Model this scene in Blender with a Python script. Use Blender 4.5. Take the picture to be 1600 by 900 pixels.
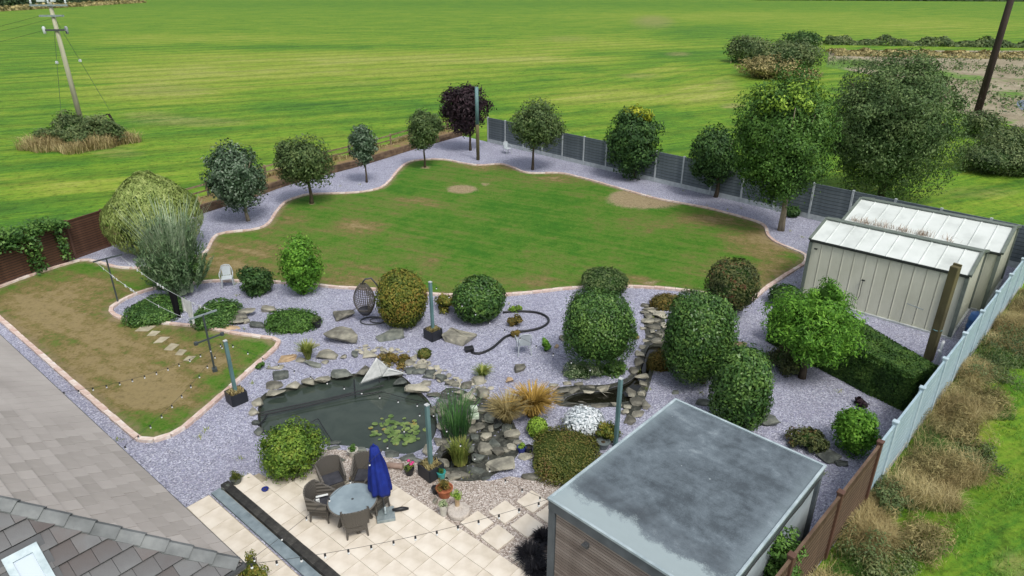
import bpy, bmesh, math, random
import numpy as np
from mathutils import Vector, Matrix, Euler
from mathutils.geometry import delaunay_2d_cdt

for _o in list(bpy.data.objects): bpy.data.objects.remove(_o)
S = bpy.context.scene
COL = S.collection
R = math.radians
PI = math.pi

# ------------------------------------------------------------------ camera, sky, sun, exposure
CAM_H, PITCH, FPX = 12.4, R(24.6), 1040.0          # drone height, pitch below level, focal length in photo pixels
cam = bpy.data.cameras.new('camera')
cam.sensor_width = 36.0
cam.lens = 36.0*FPX/1600.0
cam.clip_start, cam.clip_end = 0.1, 6000
co = bpy.data.objects.new('camera', cam); COL.objects.link(co)
co.location = (0, 0, CAM_H); co.rotation_euler = (PI/2-PITCH, 0, 0)
S.camera = co

SUN_EL, SUN_AZ = R(58), R(-62)                      # azimuth measured from +X towards +Y
W = bpy.data.worlds.new('World'); S.world = W; W.use_nodes = True
_n, _l = W.node_tree.nodes, W.node_tree.links
_n.clear()
_sky = _n.new('ShaderNodeTexSky'); _sky.sky_type = 'NISHITA'; _sky.sun_disc = False
_sky.sun_elevation = SUN_EL; _sky.sun_rotation = PI/2-SUN_AZ
_sky.dust_density = 3.0; _sky.air_density = 1.0
_hs = _n.new('ShaderNodeHueSaturation'); _hs.inputs['Saturation'].default_value = 0.42
_bg = _n.new('ShaderNodeBackground'); _bg.inputs['Strength'].default_value = 0.13
_wo = _n.new('ShaderNodeOutputWorld')
_l.new(_sky.outputs[0], _hs.inputs['Color']); _l.new(_hs.outputs[0], _bg.inputs['Color']); _l.new(_bg.outputs[0], _wo.inputs['Surface'])
_sd = bpy.data.lights.new('sun', 'SUN'); _sd.energy = 1.5; _sd.angle = R(16); _sd.color = (1.0, 0.965, 0.90)
_so = bpy.data.objects.new('sun', _sd); COL.objects.link(_so)
_dir = Vector((math.cos(SUN_AZ)*math.cos(SUN_EL), math.sin(SUN_AZ)*math.cos(SUN_EL), math.sin(SUN_EL)))
_so.rotation_euler = (-_dir).to_track_quat('-Z', 'Y').to_euler()
S.view_settings.view_transform = 'Standard'; S.view_settings.look = 'None'
S.view_settings.gamma = 1.0; S.view_settings.exposure = 0.46
try: S.view_settings.use_curve_mapping = False
except Exception: pass
S.cycles.max_bounces = 6; S.cycles.transparent_max_bounces = 4
S.cycles.caustics_reflective = False; S.cycles.caustics_refractive = False

# ------------------------------------------------------------------ survey: a point of the place from where it is seen in the photograph
_sp, _cp = math.sin(PITCH), math.cos(PITCH)
def ray(px, py):
    x = (px-800)/FPX; y = -(py-450)/FPX
    return Vector((x, _cp+y*_sp, -_sp+y*_cp))
def at(px, py, z=0.0):
    d = ray(px, py); t = (CAM_H-z)/-d.z
    return Vector((d.x*t, d.y*t, z))
def top_z(base, py, z0=0.0):                        # height of a thing that stands at a base pixel and ends at row py
    q = at(base[0], base[1], z0); d = ray(800, py)
    return CAM_H+q.y*d.z/d.y
def depth(p): return p.y*_cp-(p.z-CAM_H)*_sp
def ppm(p): return FPX/depth(p)                     # photo pixels per metre there
def on_plane(px, py, p0, n):
    d = ray(px, py); o = Vector((0, 0, CAM_H)); t = (p0-o).dot(n)/d.dot(n)
    return o+d*t
U45 = Vector((math.cos(R(-44.6)), math.sin(R(-44.6)), 0)); V45 = Vector((-U45.y, U45.x, 0))

# ------------------------------------------------------------------ object helpers
def lk(o): COL.objects.link(o); return o
def tag(o, label=None, cat=None, group=None, kind=None):
    if label: o['label'] = label
    if cat: o['category'] = cat
    if group: o['group'] = group
    if kind: o['kind'] = kind
    return o
def thing(name, label, cat, loc=(0, 0, 0), rz=0.0, group=None, kind=None):
    o = bpy.data.objects.new(name, None); o.empty_display_size = 0.2
    o.location = loc; o.rotation_euler = (0, 0, rz); lk(o)
    return tag(o, label, cat, group, kind)
def link_mesh(name, me, mat=None, parent=None, loc=None, rot=None):
    o = bpy.data.objects.new(name, me); lk(o)
    if mat and not me.materials: me.materials.append(mat)
    if parent: o.parent = parent
    if loc is not None: o.location = loc
    if rot is not None: o.rotation_euler = rot
    return o
def copy_tree(o, parent=None):
    c = o.copy(); lk(c); c.parent = parent
    for ch in list(o.children): copy_tree(ch, c)
    return c

class MB:
    """collects boxes, tubes, lathes and polygons and links them as one mesh object"""
    def __init__(s): s.v = []; s.f = []
    def add(s, vs, fs):
        n = len(s.v); s.v += [tuple(v) for v in vs]; s.f += [tuple(n+i for i in f) for f in fs]; return s
    def box(s, c, size, rz=0.0, M=None):
        x, y, z = [k/2 for k in size]
        vs = [Vector((sx*x, sy*y, sz*z)) for sz in (-1, 1) for sx, sy in ((-1, -1), (1, -1), (1, 1), (-1, 1))]
        m = (M or Matrix.Rotation(rz, 3, 'Z')); c = Vector(c)
        return s.add([m@v+c for v in vs], [(3, 2, 1, 0), (4, 5, 6, 7), (0, 1, 5, 4), (1, 2, 6, 5), (2, 3, 7, 6), (3, 0, 4, 7)])
    def beam(s, a, b, w, h, up=(0, 0, 1)):              # box from a to b, w across, h along up
        a, b = Vector(a), Vector(b); d = (b-a); L = d.length; d.normalize()
        side = d.cross(Vector(up)); side = side.normalized() if side.length > 1e-6 else Vector((1, 0, 0)); u = side.cross(d)
        m = Matrix((d, side, u)).transposed()
        return s.box((a+b)/2, (L, w, h), M=m)
    def tube(s, pts, r, n=8, caps=True):
        pts = [Vector(p) for p in pts]; rs = r if hasattr(r, '__len__') else [r]*len(pts)
        vs = []; fs = []; ref = None
        for i, p in enumerate(pts):
            d = (pts[min(i+1, len(pts)-1)]-pts[max(i-1, 0)]).normalized()
            if ref is None: ref = Vector((1, 0, 0)) if abs(d.x) < 0.8 else Vector((0, 1, 0))
            a = (ref-d*ref.dot(d)).normalized(); b = d.cross(a); ref = a
            vs += [p+(a*math.cos(2*PI*k/n)+b*math.sin(2*PI*k/n))*rs[i] for k in range(n)]
        for i in range(len(pts)-1):
            fs += [(i*n+k, i*n+(k+1) % n, (i+1)*n+(k+1) % n, (i+1)*n+k) for k in range(n)]
        if caps: fs += [tuple(range(n-1, -1, -1)), tuple((len(pts)-1)*n+k for k in range(n))]
        return s.add(vs, fs)
    def lathe(s, prof, n=20, c=(0, 0, 0)):
        c = Vector(c); vs = []; fs = []
        for r, z in prof: vs += [c+Vector((r*math.cos(2*PI*k/n), r*math.sin(2*PI*k/n), z)) for k in range(n)]
        for i in range(len(prof)-1): fs += [(i*n+k, i*n+(k+1) % n, (i+1)*n+(k+1) % n, (i+1)*n+k) for k in range(n)]
        fs += [tuple(range(n-1, -1, -1)), tuple((len(prof)-1)*n+k for k in range(n))]
        return s.add(vs, fs)
    def prism(s, poly, z0, z1):
        n = len(poly)
        a = sum(poly[i][0]*poly[(i+1) % n][1]-poly[(i+1) % n][0]*poly[i][1] for i in range(n))
        if a < 0: poly = poly[::-1]
        vs = [(p[0], p[1], z0) for p in poly]+[(p[0], p[1], z1) for p in poly]
        return s.add(vs, [tuple(range(n-1, -1, -1)), tuple(range(n, 2*n))]+[(i, (i+1) % n, n+(i+1) % n, n+i) for i in range(n)])
    def slab(s, pts, n, t):                             # polygon in space given a thickness along n
        pts = [Vector(p) for p in pts]; k = len(pts); n = Vector(n)
        nn = Vector((0, 0, 0))
        for i in range(1, k-1): nn += (pts[i]-pts[0]).cross(pts[i+1]-pts[0])
        if nn.dot(n) < 0: pts = pts[::-1]
        vs = pts+[p+n*t for p in pts]
        return s.add(vs, [tuple(range(k-1, -1, -1)), tuple(range(k, 2*k))]+[(i, (i+1) % k, k+(i+1) % k, k+i) for i in range(k)])
    def mesh(s, name, off=(0, 0, 0), smooth=False):
        me = bpy.data.meshes.new(name); o = Vector(off)
        me.from_pydata([Vector(v)-o for v in s.v], [], s.f); me.update()
        if smooth: me.polygons.foreach_set('use_smooth', [True]*len(me.polygons))
        return me
    def build(s, name, mat, parent=None, world=False, smooth=False, bevel=0, loc=None, rz=0):
        root = parent
        while root is not None and root.parent is not None: root = root.parent
        off = root.location if (world and root is not None) else (0, 0, 0)
        me = s.mesh(name, off, smooth)
        o = link_mesh(name, me, mat, parent, loc)
        if rz: o.rotation_euler.z = rz
        if bevel:
            m = o.modifiers.new('bevel', 'BEVEL'); m.width = bevel; m.segments = 2; m.limit_method = 'ANGLE'; m.angle_limit = R(40)
        return o

def np_mesh(name, V, K, k):
    """V (n,3) verts, consecutive faces given by index array K (m,k)"""
    me = bpy.data.meshes.new(name)
    V = np.ascontiguousarray(V, dtype=np.float32); K = np.ascontiguousarray(K, dtype=np.int32)
    me.vertices.add(len(V)); me.vertices.foreach_set('co', V.ravel())
    me.loops.add(K.size); me.loops.foreach_set('vertex_index', K.ravel())
    me.polygons.add(len(K)); me.polygons.foreach_set('loop_start', np.arange(0, K.size, k, dtype=np.int32))
    try: me.polygons.foreach_set('loop_total', np.full(len(K), k, dtype=np.int32))
    except Exception: pass
    me.update(calc_edges=True); me.validate()
    return me

# ------------------------------------------------------------------ materials (node based)
def rgb(h):
    h = h.lstrip('#'); c = [int(h[i:i+2], 16)/255 for i in (0, 2, 4)]
    return tuple((x/12.92 if x <= .04045 else ((x+.055)/1.055)**2.4) for x in c)+(1,)
def c4(c): return rgb(c) if isinstance(c, str) else tuple(c)+(1,)*(4-len(c))
class NT:
    def __init__(s, name):
        s.m = bpy.data.materials.new(name); s.m.use_nodes = True; s.t = s.m.node_tree; s.n = s.t.nodes
        s.b = s.n['Principled BSDF']; s.out = s.n['Material Output']
    def l(s, a, b): s.t.links.new(a, b)
    def node(s, typ, **kw):
        n = s.n.new('ShaderNode'+typ)
        for k, v in kw.items():
            if k.startswith('i_'): n.inputs[k[2:].replace('_', ' ')].default_value = v
            else: setattr(n, k, v)
        return n
    def coord(s, kind='Object', scale=None, rot=None):
        c = s.node('TexCoord').outputs[kind]
        if kind == 'World': pass
        if scale is None and rot is None: return c
        m = s.node('Mapping'); m.inputs['Scale'].default_value = scale or (1, 1, 1); m.inputs['Rotation'].default_value = rot or (0, 0, 0)
        s.l(c, m.inputs['Vector']); return m.outputs[0]
    def pos(s, scale=None, rot=None):
        c = s.node('NewGeometry').outputs['Position']
        m = s.node('Mapping'); m.inputs['Scale'].default_value = scale or (1, 1, 1); m.inputs['Rotation'].default_value = rot or (0, 0, 0)
        s.l(c, m.inputs['Vector']); return m.outputs[0]
    def noise(s, vec, scale, detail=4, rough=.55, dist=0):
        n = s.node('TexNoise'); n.inputs['Scale'].default_value = scale; n.inputs['Detail'].default_value = detail
        n.inputs['Roughness'].default_value = rough; n.inputs['Distortion'].default_value = dist
        s.l(vec, n.inputs['Vector']); return n.outputs['Fac']
    def vor(s, vec, scale, feature='F1', out='Color'):
        n = s.node('TexVoronoi', feature=feature); n.inputs['Scale'].default_value = scale; s.l(vec, n.inputs['Vector']); return n.outputs[out]
    def ramp(s, fac, stops, interp='LINEAR'):
        n = s.node('ValToRGB'); r = n.color_ramp; r.interpolation = interp
        while len(r.elements) < len(stops): r.elements.new(.5)
        for e, (p, c) in zip(r.elements, stops): e.position = p; e.color = c4(c) if not isinstance(c, (int, float)) else (c, c, c, 1)
        s.l(fac, n.inputs['Fac']); return n.outputs['Color']
    def mix(s, fac, a, b, mode='MIX'):
        n = s.node('Mix', data_type='RGBA', blend_type=mode, clamp_factor=True)
        for v, k in ((fac, 0), (a, 6), (b, 7)):
            if isinstance(v, (int, float)) and k == 0: n.inputs[0].default_value = v
            elif isinstance(v, (str, tuple)): n.inputs[k].default_value = c4(v)
            else: s.l(v, n.inputs[k])
        return n.outputs[2]
    def math(s, op, a, b=None, clamp=False):
        n = s.node('Math', operation=op, use_clamp=clamp)
        for i, v in enumerate((a, b)):
            if v is None: continue
            if isinstance(v, (int, float)): n.inputs[i].default_value = v
            else: s.l(v, n.inputs[i])
        return n.outputs[0]
    def attr(s, name): return s.node('Attribute', attribute_name=name).outputs['Fac']
    def bump(s, h, strength=.5, dist=.02):
        n = s.node('Bump'); n.inputs['Strength'].default_value = strength; n.inputs['Distance'].default_value = dist
        s.l(h, n.inputs['Height']); s.l(n.outputs[0], s.b.inputs['Normal'])
    def done(s, col, rough=.7, spec=.3, metal=0):
        if isinstance(col, (str, tuple)): s.b.inputs['Base Color'].default_value = c4(col)
        else: s.l(col, s.b.inputs['Base Color'])
        if isinstance(rough, (int, float)): s.b.inputs['Roughness'].default_value = rough
        else: s.l(rough, s.b.inputs['Roughness'])
        s.b.inputs['Specular IOR Level'].default_value = spec; s.b.inputs['Metallic'].default_value = metal
        return s.m

def mat_var(name, stops, scale=3, rough=.7, bump=.3, bscale=40, bdist=.01, spec=.3, metal=0, rnd=.0, stretch=None, detail=5):
    """colour wandering through the stops with a noise, plus fine relief; rnd shifts it per object"""
    t = NT(name); v = t.coord('Object', stretch)
    f = t.noise(v, scale, detail)
    if rnd:
        r = t.node('ObjectInfo').outputs['Random']
        f = t.math('ADD', f, t.math('MULTIPLY', t.math('SUBTRACT', r, .5), rnd))
    col = t.ramp(f, stops)
    if bump: t.bump(t.noise(v, bscale, 5), bump, bdist)
    return t.done(col, rough, spec, metal)

def mat_leaf(name, dark, mid, light, trans=.22, tip=None, rough=.55, scale=1.6, spec=.25):
    """foliage: every leaf its own tone, clumps of younger and older growth"""
    g = 1.0 if dark[0] > .1 or 'black' in name or 'purple' in name else 1.5
    dark, mid, light = (tuple(x*g for x in c) for c in (dark, mid, light))
    t = NT(name)
    r = t.node('NewGeometry').outputs['Random Per Island']
    cl = t.noise(t.pos(), scale, 2)
    f = t.math('ADD', t.math('MULTIPLY', r, .55), t.math('MULTIPLY', t.math('SUBTRACT', cl, .5), 1.5))
    f = t.math('ADD', f, .22, clamp=True)
    st = [(0, dark), (.45, mid), (.9, light)]
    if tip: st = [(0, dark), (.4, mid), (.72, light), (.93, tip)]
    col = t.ramp(f, st)
    t.done(col, rough, spec)
    tr = t.node('BsdfTranslucent'); t.l(col, tr.inputs['Color'])
    mx = t.node('MixShader'); mx.inputs[0].default_value = trans
    t.l(t.b.outputs[0], mx.inputs[1]); t.l(tr.outputs[0], mx.inputs[2]); t.l(mx.outputs[0], t.out.inputs['Surface'])
    return t.m
def plain(name, col, rough=.5, spec=.4, metal=0): return mat_var(name, [(.3, col), (.7, tuple(x*.82 for x in c4(col)[:3]))], 6, rough, .12, 90, .004, spec, metal)

M = {}
M['rock'] = mat_var('rock', [(.25, '#54534c'), (.45, '#7b796e'), (.6, '#989586'), (.78, '#b3ae9d')], 2.6, .85, .7, 9, .05, .2, rnd=.4)
M['rock_dark'] = mat_var('rock_dark', [(.3, '#3e423f'), (.5, '#5d625c'), (.75, '#82857b')], 3, .75, .7, 10, .05, .3, rnd=.3)
M['rock_warm'] = mat_var('rock_warm', [(.3, '#8d7a60'), (.55, '#b39b7c'), (.8, '#cbb89b')], 4, .85, .6, 12, .03, .2, rnd=.2)
M['concrete'] = mat_var('concrete', [(.3, '#9fa5a6'), (.7, '#c2c6c5')], 3, .85, .25, 60, .005)
M['bark'] = mat_var('bark', [(.3, '#3b352c'), (.55, '#5d5344'), (.8, '#7c705d')], 7, .9, .8, 25, .03, .15, stretch=(1, 1, .25))
M['bark_pale'] = mat_var('bark_pale', [(.3, '#6a6252'), (.55, '#938973'), (.8, '#b0a68e')], 7, .9, .6, 25, .02, .15, stretch=(1, 1, .25))
M['black_plastic'] = plain('black_plastic', (.018, .019, .022), .45)
M['white_plastic'] = plain('white_plastic', (.74, .77, .78), .4)
M['dark_steel'] = plain('dark_steel', (.06, .065, .07), .5, .5)
M['galv'] = mat_var('galvanised', [(.3, '#7d8a8c'), (.7, '#a4b0b2')], 8, .45, .1, 60, .003, .5, .35)
M['terracotta'] = mat_var('terracotta', [(.3, '#8d5138'), (.7, '#b4714f')], 8, .8, .2, 60, .003)
M['soil'] = mat_var('soil', [(.3, '#2c241a'), (.7, '#5a4c38')], 14, .95, .9, 40, .03)
M['cable'] = plain('cable', (.03, .03, .03), .6)
M['bulb'] = plain('bulb', (.78, .8, .8), .15, .6)
# ================================================================== GROUND
def inside(P, poly):
    x, y = P[:, 0], P[:, 1]; r = np.zeros(len(P), bool); n = len(poly)
    for i in range(n):
        x1, y1 = poly[i][:2]; x2, y2 = poly[(i+1) % n][:2]
        if y1 == y2: continue
        c = ((y1 > y) != (y2 > y)) & (x < (x2-x1)*(y-y1)/(y2-y1)+x1)
        r ^= c
    return r
def dist_to(P, path, closed=True):
    d = np.full(len(P), 1e9); n = len(path)
    for i in range(n if closed else n-1):
        a = np.array(path[i][:2]); b = np.array(path[(i+1) % n][:2]); ab = b-a; L = ab@ab
        if L < 1e-9: continue
        t = np.clip(((P-a)@ab)/L, 0, 1)
        d = np.minimum(d, np.hypot(*(P-(a+t[:, None]*ab)).T))
    return d
def smooth_path(pts, step, closed=True):
    """Catmull-Rom through the points, resampled every step metres"""
    P = [np.array(p[:2], float) for p in pts]; n = len(P); out = []
    for i in range(n if closed else n-1):
        p0 = P[(i-1) % n] if closed or i else P[0]; p1 = P[i]; p2 = P[(i+1) % n]; p3 = P[(i+2) % n] if closed or i+2 < n else P[-1]
        k = max(2, int(np.linalg.norm(p2-p1)/.08))
        for t in np.linspace(0, 1, k, endpoint=False):
            out.append(.5*((2*p1)+(-p0+p2)*t+(2*p0-5*p1+4*p2-p3)*t*t+(-p0+3*p1-3*p2+p3)*t**3))
    if not closed: out.append(P[-1])
    out = np.array(out); q = np.vstack([out, out[:1]]) if closed else out
    s = np.r_[0, np.cumsum(np.linalg.norm(np.diff(q, axis=0), axis=1))]
    m = max(3, int(round(s[-1]/step))); tt = np.linspace(0, s[-1], m, endpoint=False) if closed else np.linspace(0, s[-1], m+1)
    return np.c_[np.interp(tt, s, q[:, 0]), np.interp(tt, s, q[:, 1])]
def sheet(name, mat, outline, holes=(), lattice=None, z=0.0, attrs=None, zf=None, kind='structure'):
    vs = []; es = []
    for ring in (outline,)+tuple(holes):
        b = len(vs); vs += [Vector((p[0], p[1])) for p in ring]; es += [(b+i, b+(i+1) % len(ring)) for i in range(len(ring))]
    if lattice is not None and len(lattice):
        k = inside(lattice, outline)
        for h in holes: k &= ~inside(lattice, h)
        vs += [Vector((p[0], p[1])) for p in lattice[k]]
    ov, oe, of, *_ = delaunay_2d_cdt(vs, es, [], 0, 1e-5)
    P = np.array([[v.x, v.y] for v in ov]); Fc = np.array([list(f) for f in of])
    c = P[Fc].mean(axis=1); k = inside(c, outline)
    for h in holes: k &= ~inside(c, h)
    Fc = Fc[k]
    zz = np.full(len(P), z) if zf is None else zf(P)
    me = np_mesh(name, np.c_[P, zz], Fc, 3)
    for an, fn in (attrs or {}).items():
        a = me.attributes.new(an, 'FLOAT', 'POINT'); a.data.foreach_set('value', fn(P).astype(np.float32))
    me.polygons.foreach_set('use_smooth', [True]*len(me.polygons))
    o = link_mesh(name, me, mat); tag(o, kind=kind); return o
def blotch(px, py, rx, ry, amt=1.0):
    """an elliptical patch of ground, surveyed: centre and half widths as seen in the photograph"""
    c = np.array(at(px, py)[:2]); a = np.array(at(px+rx, py)[:2])-c; b = (np.array(at(px, py-ry)[:2])-np.array(at(px, py+ry)[:2]))/2
    Mx = np.linalg.inv(np.c_[a, b])
    return lambda P: amt*np.exp(-1.1*np.sum(((P-c)@Mx.T)**2, axis=1)**1.3)
def total(bl): return lambda P: np.clip(sum(b(P) for b in bl), -1.5, 1.5)
def px_ring(pts): return [at(*p)[:2] for p in pts]

# ---- outlines
C_BACK0, C_BACK1 = at(763, 222), at(1287, 347)
bd = (C_BACK1-C_BACK0).normalized()
RF0, RF1 = at(1537, 527), at(1372, 755)
rd = (RF0-RF1).normalized()
def isect(p, d, q, e):
    t = ((q.x-p.x)*e.y-(q.y-p.y)*e.x)/(d.x*e.y-d.y*e.x); return p+d*t
CORNER = isect(C_BACK0, bd, RF0, rd)
RF_END = RF1-rd*9.5
garden = [tuple(p[:2]) for p in (at(-60, 470), at(0, 447), at(172, 385), at(310, 335), at(400, 307), at(462, 285), at(560, 260), at(650, 232), at(722, 212), C_BACK0, CORNER, RF_END)]
garden += [(2.0, 3.0), (-16, 3.0), (-32, 14.0)]
pond_px = [(403, 640), (411, 616), (446, 606), (473, 600), (517, 588), (533, 586), (560, 583), (590, 582), (625, 586), (650, 607), (670, 626), (682, 655), (682, 672), (670, 694), (640, 709), (607, 706), (555, 698), (510, 694), (470, 694), (428, 686), (407, 670)]
pool_px = [(880, 626), (900, 615), (935, 612), (956, 606), (975, 600), (990, 590), (1003, 570), (1010, 548), (1018, 537), (1040, 538), (1026, 552), (1017, 566), (1012, 590), (1000, 606), (990, 622), (977, 628), (930, 630), (905, 630)]
lower_px = [(688, 722), (694, 706), (722, 700), (745, 708), (738, 724), (715, 731), (696, 730)]
pond = [tuple(p) for p in smooth_path(px_ring(pond_px), .25)]
pool = [tuple(p) for p in smooth_path(px_ring(pool_px), .25)]
lowpool = [tuple(p) for p in smooth_path(px_ring(lower_px), .2)]

# ---- the farm field: one sheet out to the horizon with the garden cut out of it
FYEL = [blotch(600, 105, 330, 22, .7), blotch(250, 118, 170, 22, .7), blotch(520, 88, 420, 10, .55), blotch(950, 150, 130, 22, .9), blotch(1110, 145, 60, 22, 1.0), blotch(300, 60, 260, 9, .5), blotch(900, 70, 200, 16, .55), blotch(1450, 40, 200, 12, .5), blotch(1040, 110, 60, 8, .6), blotch(120, 290, 120, 16, .45), blotch(1540, 700, 60, 50, .35), blotch(250, 150, 150, 14, .6), blotch(860, 95, 110, 9, .6), blotch(1150, 25, 300, 8, .4)]
FTAN = [blotch(250, 140, 120, 14, .5), blotch(300, 190, 120, 9, .6), blotch(1020, 32, 40, 12, .7), blotch(1060, 84, 24, 4, .8), blotch(1000, 118, 45, 6, .55), blotch(1130, 130, 30, 14, .5), blotch(1145, 165, 24, 5, .9), blotch(230, 178, 60, 7, .5), blotch(1180, 90, 30, 6, .5), blotch(560, 130, 120, 9, .35), blotch(1580, 880, 40, 40, .6), blotch(1530, 300, 90, 14, .45), blotch(880, 60, 60, 8, .45), blotch(190, 240, 40, 8, .3), blotch(400, 262, 110, 10, .4), blotch(160, 226, 90, 20, .4)]
FDRK = [blotch(1040, 84, 190, 9, .8), blotch(880, 105, 160, 10, .7), blotch(600, 165, 300, 10, .6), blotch(860, 132, 110, 12, .5), blotch(90, 200, 200, 20, .3), blotch(1110, 50, 90, 12, .5), blotch(60, 60, 90, 40, .3), blotch(1000, 170, 200, 12, .4), blotch(60, 340, 120, 30, .45), blotch(700, 6, 900, 6, .35), blotch(460, 72, 300, 5, .5)]
def mat_field():
    t = NT('field_grass'); p = t.pos()
    rot = t.pos((1, 1, 1), (0, 0, -R(26)))
    st = t.node('Mapping'); st.inputs['Scale'].default_value = (.035, .40, 1); t.l(rot, st.inputs['Vector'])
    n1 = t.noise(st.outputs[0], 1.0, 5, .6, .35)                    # mown swathes
    st2 = t.node('Mapping'); st2.inputs['Scale'].default_value = (.16, 1.5, 1); t.l(rot, st2.inputs['Vector'])
    n2 = t.noise(st2.outputs[0], 1.0, 4, .6, .2)
    n3 = t.noise(p, .35, 5, .6); n4 = t.noise(p, 7, 4, .7); n5 = t.noise(p, 1.6, 4, .65)
    a_, b_ = at(925, 131), at(1050, 104); rt2 = t.pos((1, 1, 1), (0, 0, -math.atan2(b_.y-a_.y, b_.x-a_.x)))
    s4 = t.node('Mapping'); s4.inputs['Scale'].default_value = (.02, .55, 1); t.l(rt2, s4.inputs['Vector']); n7 = t.noise(s4.outputs[0], 1, 4, .6, .25)
    n1 = t.math('ADD', t.math('MULTIPLY', n1, t.math('SUBTRACT', 1.0, t.attr('tri'))), t.math('MULTIPLY', n7, t.attr('tri')))
    n8 = t.noise(p, 1.1, 6, .78); n9 = t.noise(p, 3.2, 5, .8)
    yel, tan, drk = t.attr('yel'), t.attr('tan'), t.attr('drk')
    f = t.math('ADD', t.math('MULTIPLY', n1, .8), t.math('MULTIPLY', n2, .5))
    f = t.math('ADD', f, t.math('MULTIPLY', n3, .25)); f = t.math('ADD', f, t.math('MULTIPLY', t.math('SUBTRACT', n4, .5), .35))
    n6 = t.noise(p, .11, 4, .6, .5)
    f = t.math('ADD', f, t.math('MULTIPLY', yel, t.math('ADD', t.math('MULTIPLY', n2, .55), .12))); f = t.math('SUBTRACT', f, t.math('MULTIPLY', drk, .30))
    f = t.math('ADD', f, t.math('MULTIPLY', t.math('SUBTRACT', n6, .5), .5))
    st3 = t.node('Mapping'); st3.inputs['Scale'].default_value = (.55, 3.6, 1); t.l(rot, st3.inputs['Vector'])
    f = t.math('ADD', f, t.math('MULTIPLY', t.math('SUBTRACT', t.noise(st3.outputs[0], 1, 5, .7, .3), .5), .75))
    f = t.math('SUBTRACT', f, .33)
    col = t.ramp(f, [(.05, (.046, .130, .020)), (.28, (.084, .215, .018)), (.48, (.165, .290, .022)), (.70, (.27, .345, .042)), (1.0, (.36, .38, .10))])
    tf = t.math('MULTIPLY', tan, t.math('MULTIPLY', t.math('MULTIPLY', n8, n2), 4.2), clamp=True); tf = t.ramp(tf, [(.25, 0.0), (.85, .8)])
    col = t.mix(t.math('MULTIPLY', tf, .9), col, (.30, .27, .11))
    col = t.mix(t.math('MULTIPLY', t.ramp(n4, [(.58, 0.0), (.76, 1.0)]), .22), col, (.22, .25, .09))
    wv = t.node('TexWave', wave_type='BANDS', bands_direction='Y', wave_profile='SAW'); wv.inputs['Scale'].default_value = .052; wv.inputs['Distortion'].default_value = 1.6; wv.inputs['Detail'].default_value = 3; wv.inputs['Detail Scale'].default_value = .35
    t.l(rot, wv.inputs['Vector']); col = t.mix(t.math('MULTIPLY', t.ramp(wv.outputs['Fac'], [(.0, 1.0), (.34, 0.0), (.8, 0.0), (1.0, .6)]), t.math('MULTIPLY', n5, .8)), col, (.026, .085, .010))
    g_ = t.math('ADD', t.math('MULTIPLY', n8, .5), t.math('MULTIPLY', n9, .5))
    col = t.mix(.85, col, t.ramp(g_, [(.40, .40), (.495, .86), (.58, 1.0)]), 'MULTIPLY')
    t.bump(t.math('ADD', n4, n9), .6, .08)
    return t.done(col, .85, .15)
ys = [-40, -20]; y = 4.0
while y < 900: ys.append(y); y *= 1.022
ys += [1200, 1800, 3000]
lat = np.array([(x*max(4, yy)/60.0 if yy > 0 else x*2, yy) for yy in ys for x in np.linspace(-62, 62, 150)])
lat = lat[np.abs(lat[:, 1]) < 2900]
def field_z(P): return np.full(len(P), -.03)
field = sheet('field', mat_field(), [(-3000, -60), (3000, -60), (3000, 3000), (-3000, 3000)], [garden], lat, -.03,
              {'yel': total(FYEL), 'tan': total(FTAN), 'drk': total(FDRK), 'tri': lambda P: np.clip(total([blotch(1040, 128, 150, 34, 1.4)])(P), 0, 1)})

# ---- slate chippings over the whole garden, with holes for the ponds
def mat_slate():
    t = NT('slate_chippings'); p = t.pos()
    v = t.node('TexVoronoi'); v.inputs['Scale'].default_value = 29; v.inputs['Randomness'].default_value = 1
    wv = t.node('TexNoise'); wv.inputs['Scale'].default_value = 30; t.l(p, wv.inputs['Vector'])
    t.l(t.mix(.03, p, wv.outputs['Color']), v.inputs['Vector'])
    sep = t.node('SeparateColor'); t.l(v.outputs['Color'], sep.inputs[0])
    col = t.ramp(sep.outputs[0], [(0, '#7b7c8a'), (.22, '#999bae'), (.55, '#adafc3'), (.8, '#bec0d2'), (1, '#dfe1ec')])
    big = t.noise(p, .55, 4, .6)
    col = t.mix(t.math('MULTIPLY', t.ramp(big, [(.42, 0.0), (.7, 1.0)]), .35), col, '#8b899e')
    gap = t.ramp(v.outputs['Distance'], [(.42, 0.0), (.75, 1.0)])
    lit = t.noise(p, 1.7, 5, .7)
    col = t.mix(t.math('MULTIPLY', t.ramp(lit, [(.55, 0.0), (.72, 1.0)]), .18), col, '#7c7770')
    col = t.mix(t.math('MULTIPLY', gap, .35), col, '#5a5866')
    t.bump(t.math('SUBTRACT', sep.outputs[1], v.outputs['Distance']), .8, .03)
    return t.done(col, .8, .25)
M['slate'] = mat_slate()
lat = np.array([(x, yy) for yy in np.arange(3, 62, 1.5) for x in np.arange(-30, 30, 1.5)])
sheet('gravel_bed', M['slate'], garden, [pond, pool, lowpool], lat, 0.0)

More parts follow.
